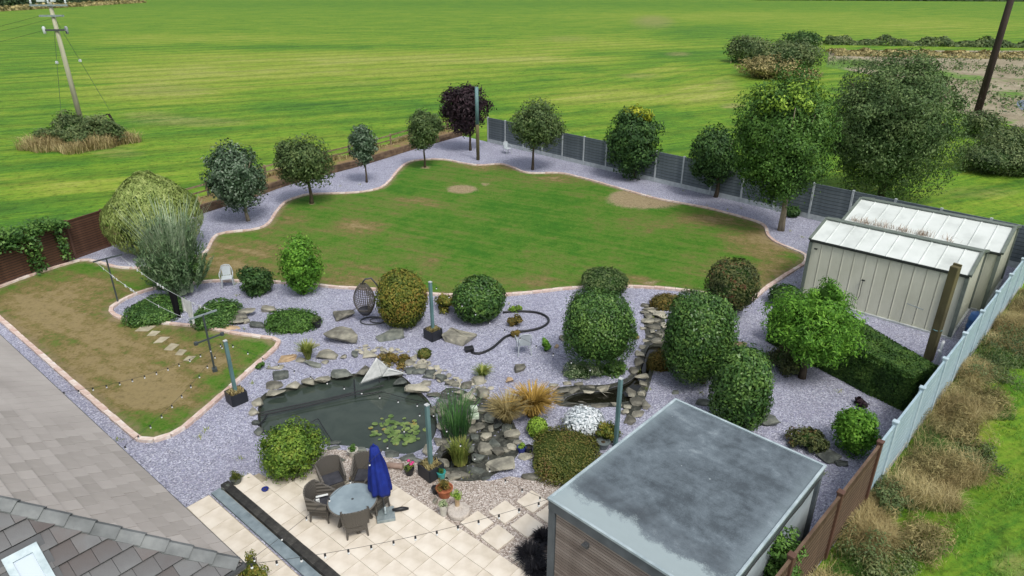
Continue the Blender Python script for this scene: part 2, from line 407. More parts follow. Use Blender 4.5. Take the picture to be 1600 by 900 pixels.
# ---- lawn
lawn_px = [(-30, 464), (7, 447), (62, 427), (110, 412), (132, 407), (150, 410), (185, 419), (217, 420), (262, 416), (300, 406), (322, 395), (335, 372), (350, 365), (400, 359), (420, 350), (432, 332), (447, 316), (465, 309), (487, 304), (550, 302), (590, 296), (607, 285), (622, 267), (635, 256), (652, 251), (692, 250), (725, 256), (750, 259), (782, 257), (803, 263), (825, 271), (870, 271), (895, 275), (950, 290), (1025, 311), (1100, 325), (1175, 345), (1195, 355), (1200, 369), (1215, 381), (1250, 395), (1259, 401), (1257, 412), (1237, 425), (1200, 449), (1172, 470), (1140, 469), (1100, 460), (1050, 453), (980, 449), (900, 451), (850, 456), (790, 462), (740, 463), (690, 462), (640, 458), (580, 453), (525, 450), (497, 447), (430, 442), (347, 440), (300, 444), (245, 451), (207, 463), (180, 478), (173, 487), (185, 497), (210, 503), (250, 506), (312, 512), (360, 521), (400, 527), (427, 530), (437, 537), (425, 550), (400, 572), (317, 645), (285, 672), (262, 684), (240, 690), (220, 689), (200, 674), (100, 587), (0, 499), (-25, 477)]
lawn = [tuple(p) for p in smooth_path(px_ring(lawn_px), .3)]
LDRY = [blotch(110, 520, 150, 80, .55), blotch(250, 600, 120, 70, .42), blotch(340, 550, 80, 40, .25), blotch(60, 470, 60, 20, .25), blotch(80, 480, 120, 40, .55), blotch(200, 560, 120, 60, .35), blotch(235, 620, 70, 30, .75), blotch(330, 570, 30, 12, .7), blotch(350, 405, 60, 28, .75), blotch(420, 395, 60, 30, .35), blotch(560, 355, 40, 18, .6), blotch(660, 315, 30, 10, .5), blotch(1200, 375, 70, 22, 1.0), blotch(1110, 345, 60, 10, .6), blotch(780, 262, 60, 7, .6), blotch(870, 280, 40, 7, .7), blotch(1000, 440, 40, 8, .6), blotch(1210, 425, 40, 30, .6), blotch(680, 410, 30, 10, .35), blotch(900, 410, 40, 14, .3), blotch(450, 340, 30, 14, .4), blotch(560, 425, 120, 14, .35), blotch(1000, 350, 80, 14, .25), blotch(130, 440, 80, 14, .5), blotch(820, 440, 120, 10, .3), blotch(520, 440, 120, 10, .5)]
LGRN = [blotch(640, 290, 50, 20, .5), blotch(830, 320, 100, 30, .7), blotch(740, 400, 60, 24, .5), blotch(280, 650, 40, 24, .55), blotch(340, 600, 60, 40, .3), blotch(400, 540, 40, 16, .1), blotch(1030, 320, 40, 14, .4), blotch(960, 300, 40, 12, .5), blotch(130, 405, 40, 10, .5), blotch(240, 545, 20, 14, .5), blotch(680, 350, 70, 20, .5), blotch(900, 360, 110, 30, .4), blotch(1060, 385, 60, 14, .4), blotch(480, 318, 30, 10, .7), blotch(670, 260, 40, 8, .6), blotch(305, 560, 30, 14, .4), blotch(980, 400, 90, 30, .3), blotch(800, 380, 120, 30, .35)]
LBARE = [blotch(722, 296, 25, 7, 1.3), blotch(1010, 313, 62, 14, 1.3), blotch(758, 288, 10, 3, .8), blotch(980, 305, 24, 8, .9), blotch(1020, 443, 20, 4, .8), blotch(275, 566, 18, 8, .5), blotch(330, 575, 10, 4, .7), blotch(665, 395, 8, 3, .5), blotch(665, 262, 10, 3, .9), blotch(487, 318, 10, 3, .8), blotch(300, 578, 12, 4, .5), blotch(572, 452, 26, 3, .7)]
lawn_edge = lambda P: np.clip(1-dist_to(P, lawn)/.8, 0, 1)
def mat_lawn():
    t = NT('lawn_grass'); p = t.pos()
    n1 = t.noise(p, .5, 5, .6, .4); n2 = t.noise(p, 2.2, 5, .65); n4 = t.noise(p, 12, 4, .7); n5 = t.noise(p, 45, 3, .7)
    st = t.pos((1, 1, 1), (0, 0, R(28))); mp = t.node('Mapping'); mp.inputs['Scale'].default_value = (.10, 2.4, 1); t.l(st, mp.inputs['Vector'])
    str_ = t.noise(mp.outputs[0], 1, 3, .5)
    d = t.math('ADD', t.math('MULTIPLY', t.attr('dry'), t.math('ADD', t.math('MULTIPLY', n2, .7), .25)), t.math('MULTIPLY', t.math('SUBTRACT', n1, .5), 1.1))
    d = t.math('ADD', d, t.math('MULTIPLY', t.math('SUBTRACT', n2, .5), .75)); d = t.math('ADD', d, t.math('MULTIPLY', t.math('SUBTRACT', n4, .5), .75))
    d = t.math('ADD', d, t.math('MULTIPLY', t.math('SUBTRACT', str_, .5), .75))
    d = t.math('SUBTRACT', d, t.math('MULTIPLY', t.attr('grn'), .32)); d = t.math('ADD', d, .36)
    col = t.ramp(d, [(.0, (.050, .180, .014)), (.24, (.095, .220, .022)), (.48, (.150, .212, .042)), (.66, (.205, .188, .062)), (.83, (.275, .212, .090)), (1, (.34, .265, .13))])
    col = t.mix(t.math('MULTIPLY', n5, .38), col, (.020, .034, .010), 'MIX')
    b = t.math('MULTIPLY', t.attr('bare'), t.math('ADD', t.math('MULTIPLY', t.math('ADD', n2, n4), 1.1), -.12), clamp=True)
    col = t.mix(t.ramp(b, [(.34, 0.0), (.72, .95)]), col, t.ramp(n4, [(.3, '#8b7a5d'), (.7, '#a59678')]))
    e = t.math('MULTIPLY', t.attr('edge'), t.math('ADD', n2, .15), clamp=True)
    col = t.mix(t.ramp(e, [(.30, 0.0), (.62, .85)]), col, '#8e8064')
    n8 = t.noise(p, 6, 6, .8); n9 = t.noise(p, 2.4, 6, .75)
    g_ = t.math('ADD', t.math('MULTIPLY', n8, .6), t.math('MULTIPLY', n9, .4))
    col = t.mix(.9, col, t.ramp(g_, [(.34, .50), (.5, .95), (.62, 1.0)]), 'MULTIPLY')
    col = t.mix(t.math('MULTIPLY', t.ramp(n8, [(.60, 0.0), (.74, 1.0)]), .35), col, (.30, .29, .12))
    t.bump(t.math('ADD', n8, n4), .7, .04)
    return t.done(col, .9, .12)
lat = np.array([(x+(.15 if k % 2 else 0), yy) for k, yy in enumerate(np.arange(13, 58, .42)) for x in np.arange(-28, 20, .42)])
lat = lat+np.random.default_rng(3).uniform(-.1, .1, lat.shape)
sheet('lawn', mat_lawn(), lawn, (), lat, .02, {'dry': total(LDRY), 'grn': total(LGRN), 'bare': total(LBARE), 'edge': lawn_edge})

# ---- kerb of pale pink setts round the lawn: every stone a part
kerb = bpy.data.objects.new('lawn_kerb', None); lk(kerb); tag(kerb, kind='structure')
M['kerb'] = mat_var('kerb_stone', [(.25, '#bd9f92'), (.5, '#d0bdb2'), (.75, '#e2dad2')], 5, .85, .3, 40, .01, rnd=.28)
kp = smooth_path([at(*p)[:2] for p in lawn_px], .46)
kme = None
rk = random.Random(4)
kms = []
for q in range(4):
    L = .445
    kms.append(MB().box((0, 0, 0), (L, .15+.01*q, .10)).mesh('kerb_stone'))
    kms[-1].materials.append(M['kerb'])
for i in range(len(kp)):
    a, b = kp[i], kp[(i+1) % len(kp)]
    d = b-a; c = (a+b)/2
    o = link_mesh('kerb_stone', kms[rk.randrange(4)], None, kerb, (c[0], c[1], .045+rk.uniform(-.008, .008)), (0, 0, math.atan2(d[1], d[0])+rk.uniform(-.03, .03)))
    o.scale.x = np.linalg.norm(d)/.46

# ---- pea shingle beside the patio
def mat_pea():
    t = NT('pea_shingle'); p = t.pos(); v = t.node('TexVoronoi'); v.inputs['Scale'].default_value = 34; t.l(p, v.inputs['Vector'])
    sep = t.node('SeparateColor'); t.l(v.outputs['Color'], sep.inputs[0])
    col = t.ramp(sep.outputs[0], [(0, '#7d6f64'), (.3, '#a69a90'), (.6, '#bdb2a8'), (.85, '#d2c9c0'), (1, '#e6e0da')])
    col = t.mix(t.math('MULTIPLY', t.ramp(v.outputs['Distance'], [(.42, 0.0), (.75, 1.0)]), .5), col, '#6b6058')
    t.bump(t.math('SUBTRACT', sep.outputs[1], v.outputs['Distance']), .7, .02)
    return t.done(col, .8, .25)
pea_px = [(440, 752), (478, 722), (505, 702), (530, 703), (556, 706), (607, 715), (640, 720), (672, 728), (690, 742), (712, 752), (742, 748), (765, 752), (800, 744), (824, 750), (850, 745), (866, 742), (900, 770), (960, 860), (1000, 990), (780, 990), (700, 900), (560, 790), (480, 770)]
pea = [tuple(p) for p in smooth_path(px_ring(pea_px), .3)]
sheet('pea_gravel', mat_pea(), pea, [lowpool], None, .008)

# ---- pond water in sunk basins
def mat_water(name, deep, bottom):
    t = NT(name); p = t.pos()
    n = t.noise(p, 1.3, 4, .6, .6)
    col = t.ramp(n, [(.3, deep), (.7, bottom)])
    t.bump(t.noise(p, 2.2, 2), .05, .02)
    return t.done(col, .03, .5)
M['water'] = mat_water('pond_water', (.030, .043, .034), (.052, .068, .054))
M['water_dark'] = mat_water('pool_water', (.006, .006, .004), (.014, .014, .009))
M['liner'] = mat_var('pond_liner', [(.3, '#22241f'), (.7, '#45473d')], 4, .7, .4, 20, .02)
def basin(name, ring, zw, zb, wmat):
    b = MB(); n = len(ring); c = np.mean(ring, axis=0)
    low = [tuple(c+(np.array(p)-c)*.86) for p in ring]
    b.add([(p[0], p[1], -.002) for p in ring]+[(p[0], p[1], zb) for p in low], [(i, (i+1) % n, n+(i+1) % n, n+i) for i in range(n)])
    o = b.build(name+'_basin', M['liner']); tag(o, kind='structure')
    sheet(name+'_bed', M['liner'], low, (), None, zb)
    ring2 = [tuple(c+(np.array(p)-c)*.99) for p in ring]
    sheet(name+'_water', wmat, ring2, (), None, zw)
basin('pond', pond, -.12, -.7, M['water'])
basin('pool', pool, -.10, -.5, M['water_dark'])
basin('cascade_pool', lowpool, -.08, -.4, M['water_dark'])

# ---- dark wet beds under the cascade and the stream, and the shelf of the pond
M['wet_bed'] = mat_var('wet_stone_bed', [(.25, '#23241f'), (.5, '#3d3f39'), (.75, '#66675e')], 7, .6, .9, 22, .04, .4)
for nm, q in (('cascade_bed', [(690, 612), (712, 606), (742, 618), (768, 626), (790, 642), (806, 668), (812, 700), (800, 722), (760, 748), (716, 752), (684, 742), (676, 716), (690, 690), (684, 650)]), ('stream_bed', [(1008, 478), (1026, 478), (1040, 505), (1042, 538), (1028, 560), (1020, 585), (1012, 612), (1004, 634), (992, 655), (978, 650), (970, 637), (885, 636), (866, 628), (868, 608), (895, 603), (955, 600), (985, 585), (998, 556), (1008, 530), (1006, 505)]), ('pond_shelf', [(640, 572), (676, 580), (704, 612), (712, 650), (704, 700), (676, 718), (640, 722), (590, 716), (540, 706), (520, 704), (520, 694), (600, 700), (660, 692), (676, 660), (664, 625), (636, 590)])):
    ring = [tuple(k) for k in smooth_path(px_ring(q), .25)]
    sheet(nm, M['wet_bed'], ring, [h for h in (pond, pool, lowpool) if all(inside(np.array(h), ring))], None, .012 if nm != 'pond_shelf' else .016) if nm != 'pond_shelf' else None
# ---- patio: slabs laid on the 45 degree grid of the place
PO = at(290, 795); pu = (at(800, 882)-at(707, 820)).normalized(); pv = Vector((-pu.y, pu.x, 0))
def puv(u, v, z=0): p = PO+pu*u+pv*v; return Vector((p.x, p.y, z))
def to_uv(p): d = Vector((p[0]-PO.x, p[1]-PO.y, 0)); return d.dot(pu), d.dot(pv)
M['slab'] = mat_var('paving_slab', [(.3, '#c0b6a4'), (.5, '#d3cabb'), (.72, '#e0d9cc')], 1.6, .85, .25, 30, .006, .2, rnd=.10)
patio = bpy.data.objects.new('patio', None); lk(patio); tag(patio, kind='structure')
ch_u, ch_v = to_uv(at(345, 765)); ce_u, ce_v = to_uv(at(500, 895))
CHV = (ch_v+ce_v)/2
right_v = to_uv(at(707, 820))[1]
SL = .60
M['grout'] = mat_var('grout', [(.3, '#8c8474'), (.7, '#aca38f')], 8, .9, .3, 40, .01)
rk = random.Random(8)
sl_me = []
for q in range(3):
    m = MB().box((0, 0, 0), (SL-.012, SL-.012, .05)); me = m.mesh('paving_slab'); me.materials.append(M['slab']); sl_me.append(me)
def lay(u0, u1, v0, v1, z, keep=lambda u, v: True):
    nu = int((u1-u0)/SL+.01); nv = int(round((v1-v0)/SL)); dv = (v1-v0)/nv
    for j in range(nv):
        for i in range(nu):
            u = u0+(i+.5)*SL; v = v0+(j+.5)*dv
            if not keep(u, v): continue
            o = link_mesh('paving_slab', sl_me[rk.randrange(3)], None, patio, tuple(puv(u, v, z+rk.uniform(-.003, .003))), (rk.uniform(-.004, .004), rk.uniform(-.004, .004), math.atan2(pu.y, pu.x)))
            o.scale.y = dv/SL
def bed(u0, u1, v0, v1, z):
    o = MB().prism([tuple(puv(u, v)[:2]) for u, v in ((u0, v0), (u1, v0), (u1, v1), (u0, v1))], -.05, z).build('slab_bed', M['grout'], patio); return o
# lower strip beside the house, from the corner down to below the frame
lay(0.03, 7.3, -2.97, CHV-.36, .02); bed(0, 7.3, -3.0, CHV-.34, .030)
# main terrace beyond the channel
top_u = to_uv(at(430, 742))[0]
TV0 = CHV+.25
terr_px = [(348, 768), (405, 741), (425, 752), (470, 752), (520, 753), (560, 752), (598, 752), (640, 783), (707, 820), (800, 882), (1000, 1016), (1000, 1200), (500, 1200), (500, 897)]
terr = px_ring(terr_px)
lay(ch_u+.05, 8.6, TV0, right_v, .03, lambda u, v: bool(inside(np.array([puv(u, v)[:2]]), terr)[0])); sheet('terrace_bed', M['grout'], terr, (), None, .042)
# sunk channel with dark coping between them
M['coping'] = mat_var('dark_coping', [(.3, '#2a2a29'), (.6, '#403f3c'), (.8, '#565550')], 6, .8, .5, 30, .01, rnd=.3)
wall = thing('step_wall', 'low dark brick step wall with a grey drain running through the pale patio', 'wall', tuple(puv(ch_u, CHV)))
cme = MB().box((0, 0, 0), (.295, .22, .20)).mesh('coping_brick'); cme.materials.append(M['coping'])
u = ch_u+.15
while u < 8.4:
    o = link_mesh('coping_brick', cme, None, wall, tuple(puv(u, CHV+.10, .06+rk.uniform(-.006, .006))-wall.location), (0, 0, math.atan2(pu.y, pu.x))); u += .30
M['drain'] = mat_var('drain_channel', [(.3, '#67757c'), (.7, '#8a979c')], 4, .6, .2, 30, .005)
a, b_ = puv(ch_u, CHV-.16, .04), puv(8.4, CHV-.16, .04)
MB().beam(a, b_, .26, .06).build('drain', M['drain'], wall, world=True)
# the loose stepping slabs in the shingle
step_px = [[(720, 820), (744, 800), (770, 817), (747, 838)], [(765.5, 802), (787, 785.5), (813, 801), (790, 819)], [(808, 787), (831, 769), (853, 784), (835.5, 802)], [(753, 843), (778, 823), (800, 838), (779, 861)], [(799, 824), (822, 805.5), (848, 821), (825.5, 841)], [(842, 805), (860, 791), (884, 806), (864, 823)], [(795, 876), (822, 850), (850, 868), (826, 892)]]
dry = bpy.data.objects.new('stepping_path', None); lk(dry); tag(dry, kind='structure')
for q in step_px:
    c = sum((at(*p) for p in q), Vector((0, 0, 0)))/4
    link_mesh('stepping_slab', sl_me[0], None, dry, (c.x, c.y, .025), (0, 0, math.atan2(V45.y, V45.x)))
# stepping stones across the lower lawn
flag = bpy.data.objects.new('lawn_stepping_stones', None); lk(flag); tag(flag, kind='structure')
M['flag'] = mat_var('flagstone', [(.3, '#8f8872'), (.7, '#b5ad95')], 4, .9, .4, 25, .01, rnd=.4)
for k, (px, py, wd, dp) in enumerate([(228, 514, .62, .5), (240, 522, .42, .4), (253, 532, .38, .5), (268, 543, .45, .5), (283, 552, .38, .45), (296, 561, .34, .32)]):
    c = at(px, py); rr = random.Random(k)
    pl = [(c.x+wd*sx*(.9+rr.uniform(-.2, .15)), c.y+dp*sy*(.9+rr.uniform(-.2, .15))) for sx, sy in ((-.5, -.5), (.4, -.6), (.55, .45), (-.4, .55))]
    MB().prism(pl, .0, .04).build('stepping_stone', M['flag'], flag)

# ---- dirt yard and scrub strip at the far right
def mat_yard():
    t = NT('dirt_yard'); p = t.pos(); n = t.noise(p, .18, 5, .65); n2 = t.noise(p, 1.5, 5, .7); g = t.attr('green')
    col = t.ramp(t.math('ADD', t.math('MULTIPLY', n, .6), t.math('MULTIPLY', n2, .45)), [(.3, '#6c624d'), (.5, '#8e8570'), (.7, '#a8a08a')])
    gf = t.math('MULTIPLY', t.math('ADD', g, t.math('MULTIPLY', t.ramp(t.noise(p, .5, 4, .7), [(.5, 0.0), (.7, 1.0)]), .6)), t.math('ADD', n2, .2), clamp=True)
    col = t.mix(t.ramp(gf, [(.28, 0.0), (.55, 1.0)]), col, t.ramp(n2, [(.35, (.07, .16, .03)), (.7, (.17, .27, .06))]))
    t.bump(n2, .5, .15); return t.done(col, .95, .1)
yard = px_ring([(1296, 78), (1600, 79), (1720, 80), (1760, 150), (1700, 230), (1600, 200), (1500, 176), (1440, 150), (1380, 120), (1290, 104)])
yl = np.array([(x, yy) for yy in np.arange(60, 160, 2.0) for x in np.arange(30, 160, 2.0)])
YG = [blotch(1470, 115, 30, 6, 1), blotch(1400, 108, 40, 6, 1), blotch(1520, 122, 30, 5, 1), blotch(1580, 147, 30, 8, 1), blotch(1330, 98, 40, 8, .9), blotch(1560, 190, 30, 7, .8), blotch(1600, 125, 30, 4, .7), blotch(1280, 104, 40, 8, 1), blotch(1490, 150, 20, 5, .6), blotch(1420, 130, 60, 12, .7)]
sheet('dirt_yard', mat_yard(), yard, (), yl, -.02, {'green': total(YG)})
pud = [tuple(p) for p in smooth_path(px_ring([(1590, 158), (1605, 156), (1640, 160), (1650, 172), (1610, 176), (1592, 168)]), .8)]
t_ = NT('puddle_water'); M['puddle'] = t_.done((.13, .17, .22), .35, .3)
sheet('puddle', M['puddle'], pud, (), None, -.012)
# ================================================================== BUILDINGS
def clip_half(poly, f):
    out = []
    for i in range(len(poly)):
        a, b = poly[i], poly[(i+1) % len(poly)]; fa, fb = f(a), f(b)
        if fa >= 0: out.append(a)
        if fa*fb < 0: t = fa/(fa-fb); out.append((a[0]+(b[0]-a[0])*t, a[1]+(b[1]-a[1])*t))
    return out
# ---- bungalow roof at the lower left: two tiled slopes meeting at a hip
EZ = 2.6; RP = R(35)
HC = at(372, 882, EZ)
e1 = Vector((math.cos(R(140.5)), math.sin(R(140.5)), 0)); e2 = Vector((math.cos(R(230.5)), math.sin(R(230.5)), 0)); UP = Vector((0, 0, 1))
house = thing('bungalow', 'bungalow with tiled hip roof and skylight at lower left corner', 'house', (HC.x, HC.y, 0))
M['tile_lit'] = mat_var('roof_tile_lit', [(.2, '#86817a'), (.45, '#9e9892'), (.6, '#a7a19b'), (.85, '#b2ada7')], .5, .62, .35, 45, .008, .45, rnd=.24)  # garden-facing slope: grazing light put into a lighter tile colour
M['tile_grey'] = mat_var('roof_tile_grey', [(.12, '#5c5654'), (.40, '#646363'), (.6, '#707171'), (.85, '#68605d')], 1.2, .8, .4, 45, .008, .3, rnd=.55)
M['ridge'] = mat_var('ridge_tile', [(.3, '#5c5f5f'), (.6, '#727575'), (.8, '#838685')], 3, .8, .4, 30, .01, rnd=.3)
def slope(eu, ein, umax, smax, tw, gauge, mat, nmax, tilt, seed):
    """tiles on one slope; u along the eave from the corner, s up the slope; the hip cuts them where u < plan depth"""
    n = (ein*-math.sin(RP)+UP*math.cos(RP)).normalized(); up = (ein*math.cos(RP)+UP*math.sin(RP))
    P = lambda u, s, h=0: HC+eu*u+up*s+n*h
    rr = random.Random(seed); cand = []
    hip = lambda q: q[0]-q[1]*math.cos(RP)
    rows = int(smax/gauge)
    for j in range(rows):
        s0 = j*gauge-.04; off = (j % 2)*tw/2
        for i in range(-2, int(umax/tw)+1):
            u0 = i*tw+off
            c = P(u0+tw/2, s0+gauge/2)
            poly = [(u0+.004, s0), (u0+tw-.004, s0), (u0+tw-.004, s0+gauge+.07), (u0+.004, s0+gauge+.07)]
            full = all(hip(q) >= 0 for q in poly)
            if not full:
                poly = clip_half(poly, hip)
                if len(poly) < 3: continue
            cand.append(((c-Vector((0, 0, CAM_H))).length, full, poly, u0, s0))
    def tile_mesh(mb, poly, u0, s0, base):
        # lower edge lifted so that each course laps the next
        lift = lambda s: .070*(1-(s-s0)/(gauge+.07))+.008
        T = Vector((rr.uniform(-1, 1), 0, 0))*.003
        top = [P(u, s, lift(s)) - base for u, s in poly]; bot = [P(u, s, max(-.01, lift(s)-.022)) - base for u, s in poly]
        k = len(poly); nn = Vector((0, 0, 0))
        for q in range(1, k-1): nn += (top[q]-top[0]).cross(top[q+1]-top[0])
        if nn.dot(n) < 0: top.reverse(); bot.reverse()
        mb.add(bot+top, [tuple(range(k-1, -1, -1)), tuple(range(k, 2*k))]+[(q, (q+1) % k, k+(q+1) % k, k+q) for q in range(k)])
    inview = lambda c: (lambda q: -120 < 800+FPX*(c.x/depth(c)) < 420 and 450-FPX*((c.y*_sp+(c.z-CAM_H)*_cp)/depth(c)) < 960)(0)
    seen = [c for c in cand if inview(P(c[3]+tw/2, c[4]+gauge/2))]
    seen.sort(key=lambda c: c[0]); ids = set(id(c) for c in seen[:nmax]); proto = None; rest = MB()
    for c in cand:
        d, full, poly, u0, s0 = c
        if id(c) in ids:
            if full:
                if proto is None:
                    m = MB(); tile_mesh(m, [(.004, 0), (tw-.004, 0), (tw-.004, gauge+.07), (.004, gauge+.07)], 0, 0, HC); proto = m.mesh('roof_tile'); proto.materials.append(mat)
                o = link_mesh('roof_tile', proto, None, house, tuple(P(u0, s0)+n*rr.uniform(0, .006)-house.location))
            else:
                m = MB(); tile_mesh(m, poly, u0, s0, house.location); m.build('roof_tile', mat, house)
        else: tile_mesh(rest, poly, u0, s0, house.location)
    if rest.v: tag(rest.build('roof_tile_field', mat, house), kind='stuff')
    # boarding under the tiles
    L = smax*math.cos(RP)
    b = MB(); b.slab([P(0, 0, -.02), P(umax, 0, -.02), P(umax, smax, -.02), P(L, smax, -.02)], -n, .1); b.build('roof_deck', M['dark_steel'], house, world=True)
    return P, n, up
PA, nA, upA = slope(e1, e2, 16.5, 6.6, .36, .33, M['tile_lit'], 180, 0, 1)
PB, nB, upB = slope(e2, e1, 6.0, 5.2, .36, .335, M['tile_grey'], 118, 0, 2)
# hip tiles
hipd = ((e1+e2)*math.cos(RP)+UP*math.sin(RP)).normalized()
hs = HC+UP*.03; hd = (e1+e2+UP*math.tan(RP)).normalized()
sideA = hd.cross(nA).normalized(); sideA = sideA if sideA.dot(e1-e2) > 0 else -sideA
sideB = hd.cross(nB).normalized(); sideB = sideB if sideB.dot(e2-e1) > 0 else -sideB
rk = random.Random(5)
for k in range(15):
    a = hs+hd*(k*.42); b = hs+hd*(k*.42+.455); l0, l1 = .050, .085
    nn = (nA+nB).normalized(); vs = []
    for p, lf in ((a, l1), (b, l0)):
        c = p+nn*lf
        vs += [c+sideA*.17+nA*.0-nn*.02, c+nn*.03, c+sideB*.17-nn*.02, c+sideB*.17-nn*.05, c-nn*.0, c+sideA*.17-nn*.05]
    m = MB().add(vs, [(0, 1, 7, 6), (1, 2, 8, 7), (2, 3, 9, 8), (3, 4, 10, 9), (4, 5, 11, 10), (5, 0, 6, 11), (5, 4, 1, 0), (4, 3, 2, 1), (6, 7, 10, 11), (7, 8, 9, 10)])
    bm = bmesh.new(); me = m.mesh('hip_tile', house.location); bm.from_mesh(me); bmesh.ops.recalc_face_normals(bm, faces=bm.faces); bm.to_mesh(me); bm.free()
    link_mesh('hip_tile', me, M['ridge'], house)
# walls, fascia and gutters
M['render_wall'] = mat_var('render_wall', [(.3, '#b5ab99'), (.7, '#cfc6b5')], 2, .9, .3, 60, .005)
wA = HC+(e1+e2)*.45
w = MB()
w.beam(wA+UP*-1.36, wA+e1*16-UP*1.36, .3, 2.5); w.beam(wA+e2*.16-UP*1.36, wA+e2*6-UP*1.36, .3, 2.498)
w.build('wall', M['render_wall'], house, world=True)
M['gutter'] = plain('gutter', (.055, .058, .06), .45)
for d, o_ in ((e1, e2), (e2, e1)):
    g = MB(); g.tube([HC-o_*.07-d*.08-UP*.05, HC-o_*.07+d*15-UP*.05], .058, 8); g.beam(HC+o_*.02-UP*.12, HC+o_*.02+d*15-UP*.12, .03, .2); g.build('gutter', M['gutter'], house, world=True)
# skylight
sk = [on_plane(px, py, HC, nB) for px, py in ((57, 850), (1, 876))]
k0 = sk[0]; kx = (sk[1]-sk[0]); kx = e2*kx.dot(e2); wdt = kx.length; ky = -upB
fr = MB()
def kp_(a, b, h): return k0+e2*(a)+ky*(b)+nB*h
LN = 1.25; fw = .11
M['sky_frame'] = mat_var('skylight_frame', [(.3, '#8fa0a6'), (.7, '#b6c4c8')], 5, .4, .08, 60, .003, .5, .2)
sky = MB()
for a0, a1, b0, b1 in ((0, wdt, 0, fw*1.2), (0, wdt, LN-fw, LN), (0, fw, fw*1.2, LN-fw), (wdt-fw, wdt, fw*1.2, LN-fw)):
    sky.slab([kp_(a0, b0, .02), kp_(a1, b0, .02), kp_(a1, b1, .02), kp_(a0, b1, .02)], nB, .10)
win = sky.build('skylight', M['sky_frame'], house, world=True)
fl = MB(); fl.slab([kp_(-.1, -.12, .0), kp_(wdt+.1, -.12, 0), kp_(wdt+.1, LN+.1, 0), kp_(-.1, LN+.1, 0)], nB, .062)
fl.build('flashing', M['dark_steel'], win, world=True)
t_ = NT('skylight_glass'); M['glass'] = t_.done((.50, .58, .66), .04, .9)
gl = MB(); gl.slab([kp_(fw, fw*1.2, .06), kp_(wdt-fw, fw*1.2, .06), kp_(wdt-fw, LN-fw, .06), kp_(fw, LN-fw, .06)], nB, .03)
gl.build('pane', M['glass'], win, world=True)

# ---- garden room: flat grey roof, slatted front
RZ = 2.5
rA, rB, rC = at(855, 778, RZ), at(1055, 622, RZ), at(1290, 730, RZ)
rv = (rB-rA); rL = rv.length; rv.normalize(); ru = Vector((rv.y, -rv.x, 0)); rW = (rC-rB).dot(ru)
room = thing('garden_room', 'flat roofed grey garden room with slatted front beside the patio', 'garden room', (rA.x, rA.y, 0))
def rp(u, v, z): return rA+ru*u+rv*v+UP*(z-RZ)
def rbox(mb, u0, u1, v0, v1, z0, z1): return mb.box((rp((u0+u1)/2, (v0+v1)/2, (z0+z1)/2)), (abs(u1-u0), abs(v1-v0), abs(z1-z0)), math.atan2(ru.y, ru.x))
rang = math.atan2(ru.y, ru.x)
def mat_roof():
    t = NT('weathered_flat_roof'); c = t.node('TexCoord').outputs['Object']
    mp = t.node('Mapping'); mp.inputs['Rotation'].default_value = (0, 0, -rang); t.l(c, mp.inputs['Vector']); v = mp.outputs[0]
    n = t.noise(v, .9, 6, .65, .5); n2 = t.noise(v, 5, 5, .7); n3 = t.noise(v, 34, 3, .7)
    st = t.node('Mapping'); st.inputs['Scale'].default_value = (.5, 3.5, 1); t.l(v, st.inputs['Vector']); n4 = t.noise(st.outputs[0], 1, 4, .6)
    sp = t.node('SeparateXYZ'); t.l(v, sp.inputs[0]); y = sp.outputs['Y']; x = sp.outputs['X']
    f = t.math('ADD', t.math('MULTIPLY', n, .55), t.math('MULTIPLY', n2, .3)); f = t.math('ADD', f, t.math('MULTIPLY', n4, .25)); f = t.math('ADD', f, t.math('MULTIPLY', t.math('SUBTRACT', n3, .5), .22))
    col = t.ramp(f, [(.34, '#363c41'), (.48, '#4a5359'), (.62, '#667178'), (.80, '#929da1')])
    # chalky lime bloom along the low edges, its border frayed
    e = t.math('ADD', y, t.math('MULTIPLY', t.math('SUBTRACT', n, .5), 1.1)); e = t.math('ADD', e, t.math('MULTIPLY', t.math('SUBTRACT', n3, .5), .35))
    e2_ = t.math('ADD', t.math('MINIMUM', x, t.math('SUBTRACT', rW, x)), t.math('MULTIPLY', t.math('SUBTRACT', n2, .5), .5))
    col = t.mix(t.math('MULTIPLY', t.ramp(t.math('ADD', e, t.math('MULTIPLY', t.math('SUBTRACT', n2, .5), .5)), [(.50, 1.0), (.70, 0.0)]), .82), col, '#9dabad')
    col = t.mix(t.math('MULTIPLY', t.ramp(e2_, [(.03, 1.0), (.34, 0.0)]), .45), col, '#8b9a9f')
    dk = t.math('ADD', t.math('ABSOLUTE', t.math('SUBTRACT', e, .95)), 0.0)
    col = t.mix(t.math('MULTIPLY', t.math('MULTIPLY', t.ramp(dk, [(.1, 1.0), (.38, 0.0)]), t.ramp(n3, [(.45, 0.0), (.62, 1.0)])), .7), col, '#4d5358')
    col = t.mix(t.ramp(t.noise(v, 9, 2, .5), [(.76, 0.0), (.80, .7)]), col, '#c5cfd0')
    t.bump(n3, .15, .01)
    return t.done(col, t.ramp(n2, [(.3, .55), (.7, .75)]), .35)
M['flat_roof'] = mat_roof()
M['trim_pale'] = mat_var('roof_edge_trim', [(.3, '#8d9ca1'), (.7, '#b0bec2')], 3, .5, .1, 60, .003, .4)
M['trim_dark'] = mat_var('dark_trim', [(.3, '#4a5156'), (.7, '#60686d')], 3, .6, .1, 60, .003)
M['slat_wood'] = mat_var('weathered_slat', [(.25, '#6c625b'), (.55, '#857b74'), (.8, '#978f88')], 2.2, .8, .4, 30, .006, rnd=.35, stretch=(.6, .6, 4))
M['pale_clad'] = mat_var('pale_cladding', [(.3, '#8d999d'), (.7, '#b4bfc2')], 1.2, .6, .1, 40, .004)
